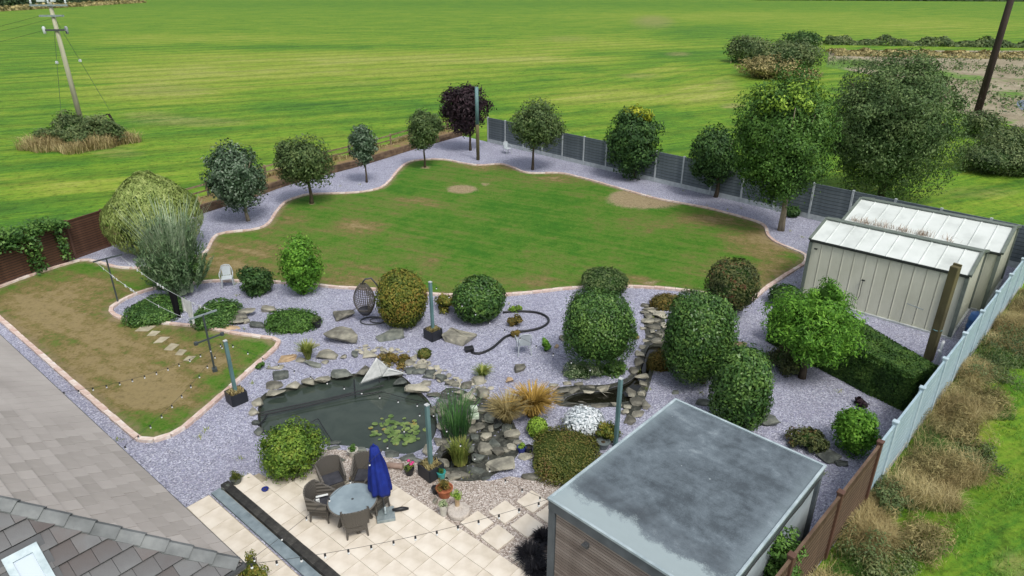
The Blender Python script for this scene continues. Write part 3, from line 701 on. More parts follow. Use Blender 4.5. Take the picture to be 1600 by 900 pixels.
b = MB(); rbox(b, .06, rW-.06, .06, rL-.06, RZ-.16, RZ-.025); b.build('roof', M['flat_roof'], room, world=True)
for q in ((0, rW, 0, .06), (0, rW, rL-.06, rL), (0, .06, .06, rL-.06), (rW-.06, rW, .06, rL-.06)):
    b = MB(); rbox(b, *q, RZ-.05, RZ+.012); b.build('roof_trim', M['trim_pale'], room, world=True, bevel=.008)
b = MB(); rbox(b, .02, rW-.02, .02, rL-.02, RZ-.30, RZ-.052)
b.build('fascia', M['trim_dark'], room, world=True)
b = MB(); rbox(b, .10, rW-.10, .10, rL-.10, .0, RZ-.302); b.build('wall', M['pale_clad'], room, world=True)
for u, v in ((.11, .11), (.11, rL-.11), (rW-.11, rL-.11), (rW-.11, .11)):
    b = MB(); rbox(b, u-.085, u+.085, v-.085, v+.085, 0, RZ-.304); b.build('corner_post', M['trim_dark'], room, world=True)
# horizontal slats: front (v = 0 side) and the side facing the garden (u = 0)
pitch = .082
sm1 = MB().box((0, 0, 0), (rW-.42, .022, pitch-.016)).mesh('slat'); sm1.materials.append(M['slat_wood'])
sm2 = MB().box((0, 0, 0), (rL-.42, .022, pitch-.016)).mesh('slat'); sm2.materials.append(M['slat_wood'])
z = RZ-.36; k = 0
while z > .08:
    link_mesh('slat', sm1, None, room, tuple(rp(rW/2, .075, z)-room.location), (0, 0, rang))
    link_mesh('slat', sm2, None, room, tuple(rp(.075, rL/2, z)-room.location), (0, 0, rang+PI/2)); z -= pitch
lp = rp(1.05, .0, RZ-.62)
b = MB(); b.box(lp+rv*.035, (.11, .09, .13), rang); b.box(lp-rv*.035+UP*.03, (.13, .05, .05), rang); b.build('wall_lamp', M['dark_steel'], room, world=True, bevel=.01)
# cables and straps on the right hand edge of the roof
b = MB(); b.tube([rp(rW+.03, v, RZ-.12-.05*math.sin(v*2.1)**2) for v in np.linspace(.3, rL-.4, 14)], .012, 5); b.build('cable', M['cable'], room, world=True)

# ---- two pressed metal sheds behind the hedge
M['shed_wall'] = mat_var('cream_steel_wall', [(.3, '#c0c1ac'), (.7, '#cfd0bc')], 1, .5, .06, 50, .003, .4)
M['shed_roof'] = mat_var('white_steel_roof', [(.25, '#b2b8b3'), (.5, '#c9cfca'), (.8, '#d4d9d5')], 1.1, .5, .06, 50, .003, .4)
M['shed_trim'] = mat_var('grey_green_trim', [(.3, '#59625a'), (.7, '#6f786f')], 4, .5, .06, 50, .003, .4)
M['shed_dark'] = plain('dark_green_trim', (.03, .036, .03), .5)
def metal_shed(name, label, A, B, dep, ez, rz, ribs, pitched_back=True, door=False):
    """A, B ends of the near eave on plan, dep the depth, ez and rz eave and ridge heights"""
    A = Vector((A.x, A.y, 0)); u = Vector((B.x-A.x, B.y-A.y, 0)); L = u.length; u.normalize(); v = Vector((-u.y, u.x, 0)); v = v if v.y > 0 else -v
    t = thing(name, label, 'shed', tuple(A)); ang = math.atan2(u.y, u.x)
    P = lambda a, b, z: A+u*a+v*b+UP*z
    # walls: each face a corrugated sheet standing a hand inside the eaves
    def corr(p, q, z0, zf, nm, out):
        d = (q-p); n_ = max(2, int(round(d.length/.43)))
        for i in range(n_):                                         # one pressed panel each: a flat pan between two lips
            s0, s1 = i/n_, (i+1)/n_; g = .009/d.length; vs = []
            for s, o_ in ((s0+g, -.012), (s0+g, .012), (s0+g+.025/d.length, .012), (s0+g+.045/d.length, 0), ((s0+s1)/2, 0), ((s0+s1)/2+.012/d.length, .004), ((s0+s1)/2+.024/d.length, 0), (s1-g, 0), (s1-g, -.012)):
                c = p+d*s+out*o_; vs += [c+UP*z0, c+UP*zf(s)]
            b = MB().add(vs, [(2*k, 2*k+2, 2*k+3, 2*k+1) for k in range(8)]); b.build('wall_panel', M['shed_wall'], t, world=True)
    i_ = .05
    front = corr(P(i_, i_, 0), P(L-i_, i_, 0), 0, lambda s: ez-.03, 'front_wall', -v)
    gab = lambda s: ez-.03+(rz-ez)*(1-abs(2*s-1))
    corr(P(L-i_, i_, 0), P(L-i_, dep-i_, 0), 0, gab, 'end_wall', u)
    corr(P(i_, dep-i_, 0), P(i_, i_, 0), 0, gab, 'end_wall', -u)
    corr(P(L-i_, dep-i_, 0), P(i_, dep-i_, 0), 0, lambda s: ez-.03, 'back_wall', v)
    # roof: ribbed pans, each slope a row of panels
    hd_ = dep/2; sl = math.hypot(hd_, rz-ez); w_ = L/ribs
    for side in (0, 1):
        ev, rv_ = (P(0, 0, ez), P(0, hd_, rz)) if side == 0 else (P(0, dep, ez), P(0, hd_, rz))
        up = (rv_-ev).normalized(); n_ = u.cross(up); n_ = n_ if n_.z > 0 else -n_
        for k in range(ribs):
            b = MB(); a0, a1 = k*w_+.002, (k+1)*w_-.002
            prof = [(a0, .012), (a0+.02, .035), (a0+.05, .035), (a0+.07, .012), (a1, .012), (a1, 0), (a0, 0)]
            vs = [ev+u*a+n_*h for a, h in prof]+[rv_+u*a+n_*h for a, h in prof]; m_ = len(prof)
            fs = [(q, (q+1) % m_, m_+(q+1) % m_, m_+q) for q in range(m_)]+[tuple(range(m_)), tuple(range(2*m_-1, m_-1, -1))]
            b.add(vs, fs); me = b.mesh('roof_panel', t.location)
            bm = bmesh.new(); bm.from_mesh(me); bmesh.ops.recalc_face_normals(bm, faces=bm.faces); bm.to_mesh(me); bm.free()
            link_mesh('roof_panel', me, M['shed_roof'], t)
        for a in (-.01, L+.01):
            b = MB(); b.beam(ev+u*a+n_*.015, rv_+u*a+n_*.015, .12, .10, n_); b.build('verge_trim', M['shed_trim'], t, world=True)
        b = MB(); b.beam(ev-UP*.03-(v if side == 0 else -v)*.0, ev+u*L-UP*.03, .06, .10); b.build('eave_trim', M['shed_dark'], t, world=True)
        for k in range(ribs+1):
            b = MB(); b.box(ev+u*(k*w_+ (.035 if k < ribs else -.035))-(v if side == 0 else -v)*.035-UP*.0, (.09, .03, .05), ang); b.build('rib_end', M['shed_dark'], t, world=True)
    b = MB(); b.beam(P(-.02, hd_, rz+.035), P(L+.02, hd_, rz+.035), .30, .045); b.build('ridge_cap', M['shed_trim'], t, world=True, bevel=.01)
    for a, q in ((i_, i_), (L-i_, i_), (i_, dep-i_), (L-i_, dep-i_)):
        b = MB(); b.box(P(a, q, (ez-.1)/2), (.13, .13, ez-.1), ang); b.build('corner_trim', M['shed_trim'], t, world=True)
    b = MB(); b.box(P(L/2, dep/2, .04), (L+.06, dep+.06, .08), ang); b.build('base', M['concrete'], t, world=True)
    return t, P, L
S1A, S1B = at(1266, 374, 2.62), at(1515, 432, 2.62)
shed1, P1, L1 = metal_shed('metal_shed', 'cream metal shed with white ribbed roof, nearer the hedge', S1A, S1B, 3.45, 2.62, 3.1, 10)
b = MB(); b.box(P1(L1-.62, -.0, 1.2), (.05, .05, 2.3), math.atan2((S1B-S1A).y, (S1B-S1A).x)); b.build('downpipe', M['shed_dark'], shed1, world=True)
for (a, z) in ((.30, 2.28), (2.35, 1.45)):
    b = MB(); b.box(P1(a, -.03, z), (.12, .06, .05), math.atan2((S1B-S1A).y, (S1B-S1A).x)); b.build('vent', M['shed_dark'], shed1, world=True)
b = MB(); b.tube([P1(2.35, -.05, 1.42), P1(2.33, -.05, 1.1), P1(2.36, -.06, .8), P1(2.3, -.05, .55)], .012, 5); b.build('cable', M['cable'], shed1, world=True)
b = MB(); b.tube([P1(L1-1.7, -.10, 1.0), P1(L1-1.1, -.12, .93)], .018, 5); b.build('handle_rail', M['galv'], shed1, world=True)
u1 = (S1B-S1A); u1.z = 0; u1.normalize(); v1 = Vector((-u1.y, u1.x, 0))
S2A = at(1339, 329, 2.62); off = (S2A-S1A)
S2A = S1A+u1*off.dot(u1)+v1*3.5; S2B = S2A+u1*6.05
shed2, P2, L2 = metal_shed('metal_shed', 'second cream metal shed behind, its roof valley full of dead weeds', S2A, S2B, 4.5, 2.6, 3.15, 10)

# ================================================================== FENCES
M['fence_grey'] = mat_var('grey_fence_slat', [(.3, '#545e63'), (.7, '#6c767a')], 3, .65, .15, 40, .004, rnd=.12)
M['fence_blue'] = mat_var('pale_blue_fence_slat', [(.3, '#8fa6b0'), (.7, '#a7bcc4')], 3, .55, .1, 40, .004, rnd=.08)
M['fence_brown'] = mat_var('brown_fence_slat', [(.3, '#4c3529'), (.7, '#654838')], 4, .6, .2, 40, .004, rnd=.12)
M['fence_brown2'] = mat_var('rust_brown_slat', [(.3, '#57463a'), (.7, '#74604f')], 4, .6, .2, 40, .004, rnd=.12)
M['post_conc'] = mat_var('concrete_post', [(.3, '#98a0a2'), (.7, '#bcc3c4')], 4, .85, .2, 50, .004)
M['post_brown'] = plain('brown_post', (.115, .06, .042), .55)
M['post_blue'] = mat_var('pale_blue_post', [(.3, '#9db1ba'), (.7, '#b9c9d0')], 4, .6, .1, 50, .004)
M['gap_shade_grey'] = plain('fence_gap_shade_grey', (.05, .058, .065), .7); M['gap_shade_blue'] = plain('fence_gap_shade_blue', (.20, .26, .29), .7); M['gap_shade_brown'] = plain('fence_gap_shade_brown', (.030, .020, .016), .7)  # darker tones painted behind the slats as the shade between them
def slat_fence(label, p0, p1, n, h, board, nsl, mslat, mpost, mboard, pw=.12, lattice=0, cap=False, out=None, start=True, stops=None, gap=.16, web=None):
    p0 = Vector((p0.x, p0.y, 0)); p1 = Vector((p1.x, p1.y, 0)); d = p1-p0; L = d.length; d.normalize(); ang = math.atan2(d.y, d.x); q = Vector((-d.y, d.x, 0))
    f = thing('slatted_fence', label, 'fence', tuple(p0)); w = L/n
    S_ = stops or [w*i for i in range(n+1)]; n = len(S_)-1; w0 = w
    zb = board; sh = (h-board-lattice)/nsl
    b = MB().box((0, 0, 0), (w-pw, .028, sh-.010)); 
    # a flat slat; the sheet set behind carries the painted shade of the gaps
    b = MB(); b.box((0, 0, 0), (w-pw, .022 if gap > .2 else .045, sh*(1-gap))); me = b.mesh('slat'); me.materials.append(mslat)
    for i in range(n+1):
        if i == 0 and not start: continue
        b = MB(); b.box(p0+d*S_[i]+UP*(h/2+.03), (pw, pw, h+.06), ang)
        if cap: b.box(p0+d*S_[i]+UP*(h+.085), (pw+.03, pw+.03, .05), ang)
        b.build('post', mpost, f, world=True, bevel=.012)
    for i in range(n):
        w = S_[i+1]-S_[i]; c = p0+d*(S_[i]+w/2)
        b = MB(); b.box(c+UP*(h-.02), (w-pw, .06, .05), ang); pan = b.build('panel', mslat, f, world=True)
        for k in range(nsl): link_mesh('slat', me, None, pan, tuple(c+UP*(zb+sh*(k+.5))-f.location), (0, 0, ang)).scale.x = (w-pw)/(w0-pw)
        b = MB(); b.box(c+UP*(zb+sh*nsl/2), (w-pw, .015 if gap > .2 else .03, sh*nsl-.01), ang); b.build('shade_backing', web or M['gap_shade_grey'], pan, world=True)
        if lattice:
            for k in range(int((w-pw)/.085)):
                b = MB(); b.box(c+d*(-(w-pw)/2+.04+k*.085)+UP*(h-.05-lattice/2), (.03, .03, lattice), ang); b.build('baluster', mslat, pan, world=True)
        if mboard:
            b = MB(); b.box(c+UP*board/2, (w-pw, .06, board-.004), ang); b.build('gravel_board', mboard, f, world=True)
    return f
slat_fence('long dark grey slatted fence with concrete posts along the far garden edge', C_BACK0, CORNER, int(round((CORNER-C_BACK0).length/2.2)), 2.08, .30, 9, M['fence_grey'], M['post_conc'], M['post_conc'])
BLN = (CORNER-RF1).length; nb = int(round(BLN/2.32)); RFJ = RF1-rd*1.12
slat_fence('pale blue slatted fence running up the right hand side past the sheds', RFJ, CORNER-rd*.25, nb, 1.95, .22, 9, M['fence_blue'], M['post_blue'], M['post_conc'], .13, cap=True, gap=.10, web=M['gap_shade_blue'], start=False, stops=[.0]+[1.12+(BLN-.25)*i/nb for i in range(nb+1)])
rb0 = RFJ
slat_fence('rust brown slatted fence with lattice top behind the garden room', rb0-rd*10.2, rb0, 4, 1.92, .05, 11, M['fence_brown2'], M['post_brown'], None, .13, lattice=.28, cap=True, gap=.36, web=M['gap_shade_brown'])
lf0 = at(172, 385); lf1 = at(0, 447); ld = (lf1-lf0).normalized()
slat_fence('dark brown slatted fence overgrown with ivy at the left edge', lf0, lf0+ld*9.3, 5, 1.95, .12, 15, M['fence_brown'], M['post_brown'], M['post_brown'], .11, gap=.28, web=M['gap_shade_brown'])

# ---- sleeper wall, bank and post and rail fence along the field
wl = [at(*p) for p in ((176, 383), (245, 358), (310, 335), (400, 307), (462, 285), (560, 260), (650, 232), (722, 212), (757, 218))]
wp = smooth_path([p[:2] for p in wl[:-1]], .6, closed=False)
M['sleeper'] = mat_var('timber_sleeper', [(.25, '#4b3d31'), (.55, '#6b5846'), (.8, '#857158')], 3, .9, .5, 25, .01, rnd=.35)
sw = thing('sleeper_wall', 'low timber sleeper retaining wall below the post and rail fence', 'wall', (wp[0][0], wp[0][1], 0))
st = 4; rk = random.Random(12)
for c_ in range(2):
    i = 0 if c_ == 0 else -2
    while i < len(wp)-1:
        a, b2 = wp[max(i, 0)], wp[min(i+st, len(wp)-1)]
        if np.linalg.norm(np.array(b2)-np.array(a)) > .3:
            da = (Vector((b2[0], b2[1], 0))-Vector((a[0], a[1], 0))).normalized()*.012
            m = MB(); m.beam(Vector((a[0], a[1], .13+.25*c_))+da, Vector((b2[0], b2[1], .13+.25*c_))-da, .2+.01*c_, .24); m.build('sleeper', M['sleeper'], sw, world=True, bevel=.012)
        i += st
nrm = []
for i in range(len(wp)):
    d = wp[min(i+1, len(wp)-1)]-wp[max(i-1, 0)]; d = d/np.linalg.norm(d); nrm.append(np.array([-d[1], d[0]]))
nrm = np.array(nrm)
bk = MB(); vs = []; prof = [(.08, .42), (.5, .50), (1.2, .5), (1.7, .38), (2.6, -.05)]
for i, p in enumerate(wp):
    for o_, zz in prof: q = p+nrm[i]*o_; vs.append((q[0], q[1], zz+.03*math.sin(i*1.7+o_*3)))
m_ = len(prof); bk.add(vs, [(i*m_+j, (i+1)*m_+j, (i+1)*m_+j+1, i*m_+j+1) for i in range(len(wp)-1) for j in range(m_-1)])
M['bank'] = mat_var('dry_bank', [(.2, '#5c4a36'), (.45, '#86704f'), (.6, '#6f7238'), (.8, '#a08f5e')], 1.1, .95, .9, 12, .05)
tag(bk.build('grass_bank', M['bank'], None, smooth=True), kind='structure')
rf = thing('rail_fence', 'weathered post and two rail timber fence between garden bank and field', 'fence', (wp[0][0], wp[0][1], 0))
M['rail'] = mat_var('weathered_rail', [(.3, '#6b5d49'), (.7, '#94836a')], 4, .9, .4, 25, .01, rnd=.3, stretch=(1, 1, 1))
fpp = [wp[i]+nrm[i]*1.15 for i in range(len(wp))]
ids = list(range(8, len(wp), 4))
for k, i in enumerate(ids):
    p = fpp[i]; m = MB(); m.box((p[0], p[1], .85), (.11, .11, 1.1), math.atan2(nrm[i][1], nrm[i][0])); m.build('post', M['rail'], rf, world=True)
    if k:
        q = fpp[ids[k-1]]
        for zz in (.92, 1.30):
            o_ = nrm[i]*-.07; m = MB(); m.beam((q[0]+o_[0], q[1]+o_[1], zz), (p[0]+o_[0], p[1]+o_[1], zz+.02*math.sin(k*5+zz)), .035, .10); m.build('rail', M['rail'], rf, world=True)
# ================================================================== PLANTS
L_ = {}
L_['mid'] = mat_leaf('leaf_mid_green', (.020, .050, .010), (.045, .105, .018), (.10, .19, .035))
L_['dark'] = mat_leaf('leaf_dark_green', (.012, .032, .010), (.028, .068, .018), (.065, .125, .030))
L_['silver'] = mat_leaf('leaf_silvered', (.014, .032, .014), (.034, .066, .030), (.12, .17, .11), tip=(.30, .36, .28), scale=2.2)
L_['olive'] = mat_leaf('leaf_olive', (.026, .048, .016), (.055, .090, .028), (.12, .16, .055))
L_['bright'] = mat_leaf('leaf_bright_green', (.030, .080, .010), (.075, .190, .020), (.17, .33, .040), trans=.3)
L_['lime'] = mat_leaf('leaf_lime', (.060, .110, .015), (.15, .25, .030), (.30, .42, .060), trans=.3)
L_['purple'] = mat_leaf('leaf_purple', (.010, .007, .009), (.026, .016, .020), (.070, .040, .050))
L_['gold'] = mat_leaf('leaf_gold_conifer', (.070, .100, .024), (.175, .230, .060), (.30, .35, .12), scale=3.2)
L_['goldtip'] = mat_leaf('leaf_gold_green', (.030, .055, .010), (.085, .115, .018), (.19, .17, .030), tip=(.26, .16, .035), scale=1.0)
L_['yellowtip'] = mat_leaf('leaf_yellow_top', (.06, .10, .012), (.20, .25, .02), (.42, .42, .04), trans=.3)
L_['willow'] = mat_leaf('leaf_willow', (.030, .060, .026), (.075, .130, .058), (.18, .25, .13), scale=2.5)
L_['birch'] = mat_leaf('leaf_birch', (.018, .040, .012), (.055, .098, .030), (.135, .19, .068), scale=.9)
L_['redgreen'] = mat_leaf('leaf_red_green', (.022, .030, .012), (.048, .065, .022), (.10, .11, .035), tip=(.16, .06, .035))
L_['rust'] = mat_leaf('leaf_rust_heather', (.040, .042, .012), (.100, .085, .020), (.17, .12, .028), tip=(.20, .13, .03))
L_['heather'] = mat_leaf('leaf_heather', (.026, .046, .010), (.070, .090, .018), (.14, .125, .032), tip=(.17, .10, .04), scale=1.3)
L_['hedge'] = mat_leaf('leaf_hedge', (.012, .034, .008), (.032, .076, .014), (.075, .135, .026))
L_['laurel'] = mat_leaf('leaf_laurel', (.014, .042, .010), (.042, .102, .020), (.115, .20, .042), rough=.4, spec=.4)
L_['patio'] = mat_leaf('leaf_patio_shrub', (.026, .060, .010), (.070, .135, .018), (.16, .24, .034), tip=(.24, .27, .045), scale=3)
L_['varieg'] = mat_leaf('leaf_variegated', (.030, .060, .022), (.070, .12, .045), (.30, .36, .20), tip=(.50, .52, .34))
L_['white'] = mat_leaf('leaf_silver_white', (.50, .56, .58), (.68, .73, .75), (.82, .85, .86), trans=.1)
L_['ivy'] = mat_leaf('leaf_ivy', (.016, .044, .012), (.042, .100, .022), (.11, .20, .045), rough=.45)
L_['tan'] = mat_leaf('dry_grass_blade', (.19, .145, .060), (.36, .29, .125), (.55, .47, .24), trans=.2, scale=.9)
L_['orange'] = mat_leaf('orange_grass_blade', (.10, .075, .018), (.25, .16, .035), (.40, .27, .07), trans=.2)
L_['reed'] = mat_leaf('reed_blade', (.020, .060, .020), (.045, .12, .035), (.10, .20, .06))
L_['tuft'] = mat_leaf('tuft_blade', (.06, .10, .02), (.15, .19, .04), (.33, .32, .10))
L_['black'] = mat_leaf('black_grass_blade', (.006, .006, .009), (.012, .012, .016), (.030, .030, .035), trans=.05)
L_['scrub'] = mat_leaf('leaf_scrub', (.024, .044, .016), (.062, .096, .034), (.14, .17, .066), scale=.5)
L_['scrubtan'] = mat_leaf('leaf_dry_scrub', (.070, .066, .026), (.18, .155, .064), (.38, .32, .145), scale=.9)
L_['far'] = mat_leaf('leaf_far_hedge', (.018, .034, .016), (.034, .060, .026), (.07, .10, .045), scale=.15)
L_['pad'] = mat_leaf('lily_leaf', (.035, .07, .022), (.085, .14, .040), (.17, .23, .075), tip=(.34, .20, .05), scale=3, rough=.35)
core_m = {}
def core_mat(lm):
    if lm not in core_m:
        c = {'purple': (.012, .008, .010), 'gold': (.05, .08, .018), 'goldtip': (.04, .055, .012), 'rust': (.05, .045, .014), 'heather': (.035, .048, .012), 'white': (.34, .39, .40), 'lime': (.06, .10, .018), 'bright': (.03, .07, .012)}.get(lm, (.026, .054, .014))
        core_m[lm] = mat_var('inner_twigs_'+lm, [(.3, c), (.7, tuple(x*1.5 for x in c))], 6, .95, .8, 18, .05, .05)
    return core_m[lm]

def unit(rng, n):
    v = rng.normal(size=(n, 3)); return v/np.linalg.norm(v, axis=1, keepdims=True)
def leaf_mesh(name, rng, P, N, L, Wd, up=0.0, droop=0.0, tang=None):
    """one four cornered leaf per point, its face turned to N, slightly folded"""
    n = len(P); N = N/np.linalg.norm(N, axis=1, keepdims=True)
    T = unit(rng, n) if tang is None else tang+.35*unit(rng, n)
    T[:, 2] += up-droop
    T -= N*np.sum(T*N, axis=1, keepdims=True); T /= np.linalg.norm(T, axis=1, keepdims=True)+1e-9
    B = np.cross(N, T); L = np.asarray(L).reshape(-1, 1); Wd = np.asarray(Wd).reshape(-1, 1)
    V = np.stack([P-T*L*.5, P+B*Wd*.5+T*L*.06+N*Wd*.12, P+T*L*.5-N*L*.06, P-B*Wd*.5+T*L*.06+N*Wd*.12], axis=1).reshape(-1, 3)
    return np_mesh(name, V, np.arange(4*n).reshape(n, 4), 4)
def lump(rng, D, k=3, f=(2, 5)):
    o = np.zeros(len(D))
    for _ in range(k):
        w = unit(rng, 1)[0]*rng.uniform(*f); o += np.sin(D@w+rng.uniform(0, 6.28))
    return o/k
def pts_clip(rng, r, n, e=2.4, rough=.07, depthv=.09):
    """a clipped shape: leaves close over one rounded, slightly uneven surface"""
    D = unit(rng, n); s = 1/np.sum(np.abs(D)**e, axis=1)**(1/e)
    k = s*(1+rough*lump(rng, D, 4, (3, 9))+rough*.7*lump(rng, D, 3, (1.5, 3))+rough*.5*lump(rng, D, 5, (10, 18)))*(1-rng.exponential(depthv, n).clip(0, .4))*(1+.02*rng.normal(size=n))
    st = rng.uniform(size=n) < .035; k = np.where(st, s*(1+rng.uniform(.0, .09, n)), k)
    P = D*k[:, None]*r; N = D/np.array(r)*np.mean(r); N /= np.linalg.norm(N, axis=1, keepdims=True)
    return P, N+.55*unit(rng, n)
def pts_clump(rng, r, n, K=26, rc=.34, lo=.35, hi=.86, shape=None):
    """a free growing crown: leaves in clumps with gaps between them"""
    D = unit(rng, K); C = D*rng.uniform(lo, hi, (K, 1))**.7*np.array(r)
    if shape is not None: C = shape(C)
    R_ = rc*np.mean(r)*rng.uniform(.65, 1.2, K); wt = R_**2/np.sum(R_**2)
    w = rng.choice(K, n, p=wt); d = unit(rng, n)
    P = C[w]+d*(R_[w]*rng.uniform(.45, 1.0, n)**.5*(1+.18*rng.normal(size=n)))[:, None]*np.array([1, 1, .8])
    N = d*.7+P/np.array(r)*.5+.6*unit(rng, n)+np.array([0, 0, .25])
    return P, N
def pts_shoots(rng, r, n, K=120, fan=.75, z0=-.95, start=.25, gather=.25):
    """upright wands rising from the foot, leaves along each"""
    A = rng.uniform(0, 2*PI, K); el = np.arccos(1-rng.uniform(0, 1, K)**1.0*(1+fan*.55))
    T = np.c_[np.sin(el)*np.cos(A), np.sin(el)*np.sin(A), np.cos(el)]*rng.uniform(.75, 1.05, (K, 1))*np.array(r)
    B = np.c_[np.cos(A)*gather*r[0], np.sin(A)*gather*r[1], np.full(K, z0*r[2])]
    w = rng.integers(0, K, n); t = rng.uniform(start, 1, n)[:, None]
    mid = (B+T)/2+np.c_[np.cos(A), np.sin(A), 0*A]*.12*r[0]
    P = (1-t)**2*B[w]+2*t*(1-t)*mid[w]+t*t*T[w]
    dr = 2*(1-t)*(mid-B)[w]+2*t*(T-mid)[w]; dr /= np.linalg.norm(dr, axis=1, keepdims=True)
    P = P+unit(rng, n)*.035*np.mean(r); side = unit(rng, n)
    return P, side+np.array([0, 0, .3]), dr
def core(name, rng, r, k, lm, parent, c, e=2.4):
    bm = bmesh.new(); bmesh.ops.create_icosphere(bm, subdivisions=3, radius=1)
    D = np.array([v.co[:] for v in bm.verts]); s = 1/np.sum(np.abs(D)**e, axis=1)**(1/e)*(1+.07*lump(rng, D, 4, (3, 8)))*k
    for v, d, q in zip(bm.verts, D, s): v.co = Vector(d*q*np.array(r))+Vector(c)
    me = bpy.data.meshes.new(name); bm.to_mesh(me); bm.free(); return link_mesh(name, me, core_mat(lm), parent)
def trunk_mesh(rng, h, r0, crown_c, crown_r, limbs=6, fork=None, lean=(0, 0)):
    b = MB(); fz = h*.92; k = 6
    top = Vector((crown_c[0]*.9, crown_c[1]*.9, crown_c[2])); pts = [Vector((0, 0, -.05))]
    for i in range(1, k+1):
        t = i/k; pts.append(Vector((top.x*t*t+.03*rng.normal(), top.y*t*t+.03*rng.normal(), (crown_c[2]+crown_r[2]*.4)*t)))
    b.tube(pts, [r0*(1.25 if i == 0 else 1-.72*i/k) for i in range(k+1)], 8)
    for j in range(limbs):
        t = rng.uniform(.35, .7); s = pts[0].lerp(pts[-1], t); a = 2*PI*j/limbs+rng.uniform(-.4, .4)
        e = Vector((crown_c[0]+math.cos(a)*crown_r[0]*.7, crown_c[1]+math.sin(a)*crown_r[1]*.7, crown_c[2]+crown_r[2]*rng.uniform(-.1, .6)))
        m = s.lerp(e, .5)+Vector((0, 0, -.05*h)); b.tube([s, m, e], [r0*.45, r0*.3, r0*.1], 6)
    return b
SEED = [100]
def rng_(): SEED[0] += 1; return np.random.default_rng(SEED[0])
def sizes(w, h, p, dens, lpx, minL):
    q = ppm(p); L = max(minL, lpx/q); n = int(dens*w*h*.75*(25.0/max(25.0, (L*q)**2)) ) ; return q, L, max(n, 300)
def semi(w, h, p):
    """half axes of an ellipsoid that shows w by h photo pixels at p"""
    q = ppm(p); a = w/2/q; hh = h/2/q
    v = Vector((0, 0, CAM_H))-p; phi = math.atan2(v.z, math.hypot(v.x, v.y))
    c2 = (hh*hh-(a*math.sin(phi))**2)/math.cos(phi)**2
    return a, math.sqrt(max(c2, (.30*a)**2))

def foliage(root, rng, c, r, style, lm, L, n, part='crown', asp=.55, **kw):
    if style == 'clip':
        P, N = pts_clip(rng, r, n, **kw); core('inner_growth', rng, r, .86, lm, root, c, kw.get('e', 2.4)); me = leaf_mesh(part, rng, P, N, L*rng.uniform(.7, 1.3, n), L*asp*rng.uniform(.8, 1.2, n), droop=.2)
    elif style == 'clump':
        P, N = pts_clump(rng, r, n, **kw); core('inner_growth', rng, r, .52, lm, root, c, 2); me = leaf_mesh(part, rng, P, N, L*rng.uniform(.7, 1.35, n), L*asp*rng.uniform(.8, 1.2, n), droop=.3)
    elif style == 'weed':
        P, N = pts_clump(rng, r, n, **kw); me = leaf_mesh(part, rng, P, N, L*rng.uniform(.6, 1.6, n), L*asp*rng.uniform(.8, 1.2, n), droop=-.4)
    elif style == 'full':                                           # broad tree: boughs all through the crown and a broken outer skin
        m1 = int(n*.62); P1, N1 = pts_clump(rng, r, m1, **kw); P2, N2 = pts_clip(rng, (r[0]*.97, r[1]*.97, r[2]*.97), n-m1, 2.05, .20, .16)
        P = np.vstack([P1, P2]); N = np.vstack([N1, N2+.4*unit(rng, n-m1)])
        g = lump(rng, P*(2.2/np.mean(r)), 6, (2, 5)); kk = g > -.5; P, N = P[kk], N[kk]; n = len(P)
        P3, N3 = pts_clip(rng, (r[0]*.74, r[1]*.74, r[2]*.74), int(n*.22), 2.05, .16, .10); P = np.vstack([P, P3]); N = np.vstack([N, N3]); dd = P/np.linalg.norm(P, axis=1, keepdims=True); P *= (1+.13*lump(rng, dd, 3, (1.5, 3.5)))[:, None]; n = len(P)
        core('inner_growth', rng, r, .58, lm, root, c, 2); me = leaf_mesh(part, rng, P, N, L*rng.uniform(.6, 1.4, n), L*asp*rng.uniform(.8, 1.2, n), droop=.3)
    elif style == 'shoots':
        P, N, T = pts_shoots(rng, r, n, **kw); me = leaf_mesh(part, rng, P, N, L*rng.uniform(.8, 1.5, n), L*asp*rng.uniform(.8, 1.2, n), tang=T)
    elif style == 'feather':                                        # conifer: upswept sprays over a pear shape
        D = unit(rng, n); D[:, 2] = np.abs(D[:, 2]*1.0)*np.where(rng.uniform(size=n) < .72, 1, -1)
        s = (1+.06*lump(rng, D, 5, (5, 12))+.05*lump(rng, D, 6, (12, 24)))*(1-rng.exponential(.06, n).clip(0, .35))
        P = D*s[:, None]*r; tz = np.clip((P[:, 2]/r[2]+1)/2, 0, 1); k = np.interp(tz, [0, .25, .6, .85, 1], [.92, 1.04, .92, .67, .40])
        P[:, :2] *= k[:, None]; T = np.c_[D[:, :2]*.55, np.full(n, .9)]; N = D+.5*unit(rng, n)
        core('inner_growth', rng, (r[0]*.84, r[1]*.84, r[2]*.9), .9, lm, root, c, 2)
        me = leaf_mesh(part, rng, P, N, L*rng.uniform(.8, 1.6, n), L*asp*rng.uniform(.8, 1.2, n), tang=T)
    me.transform(Matrix.Translation(Vector(c)))
    return link_mesh(part, me, L_[lm], root)

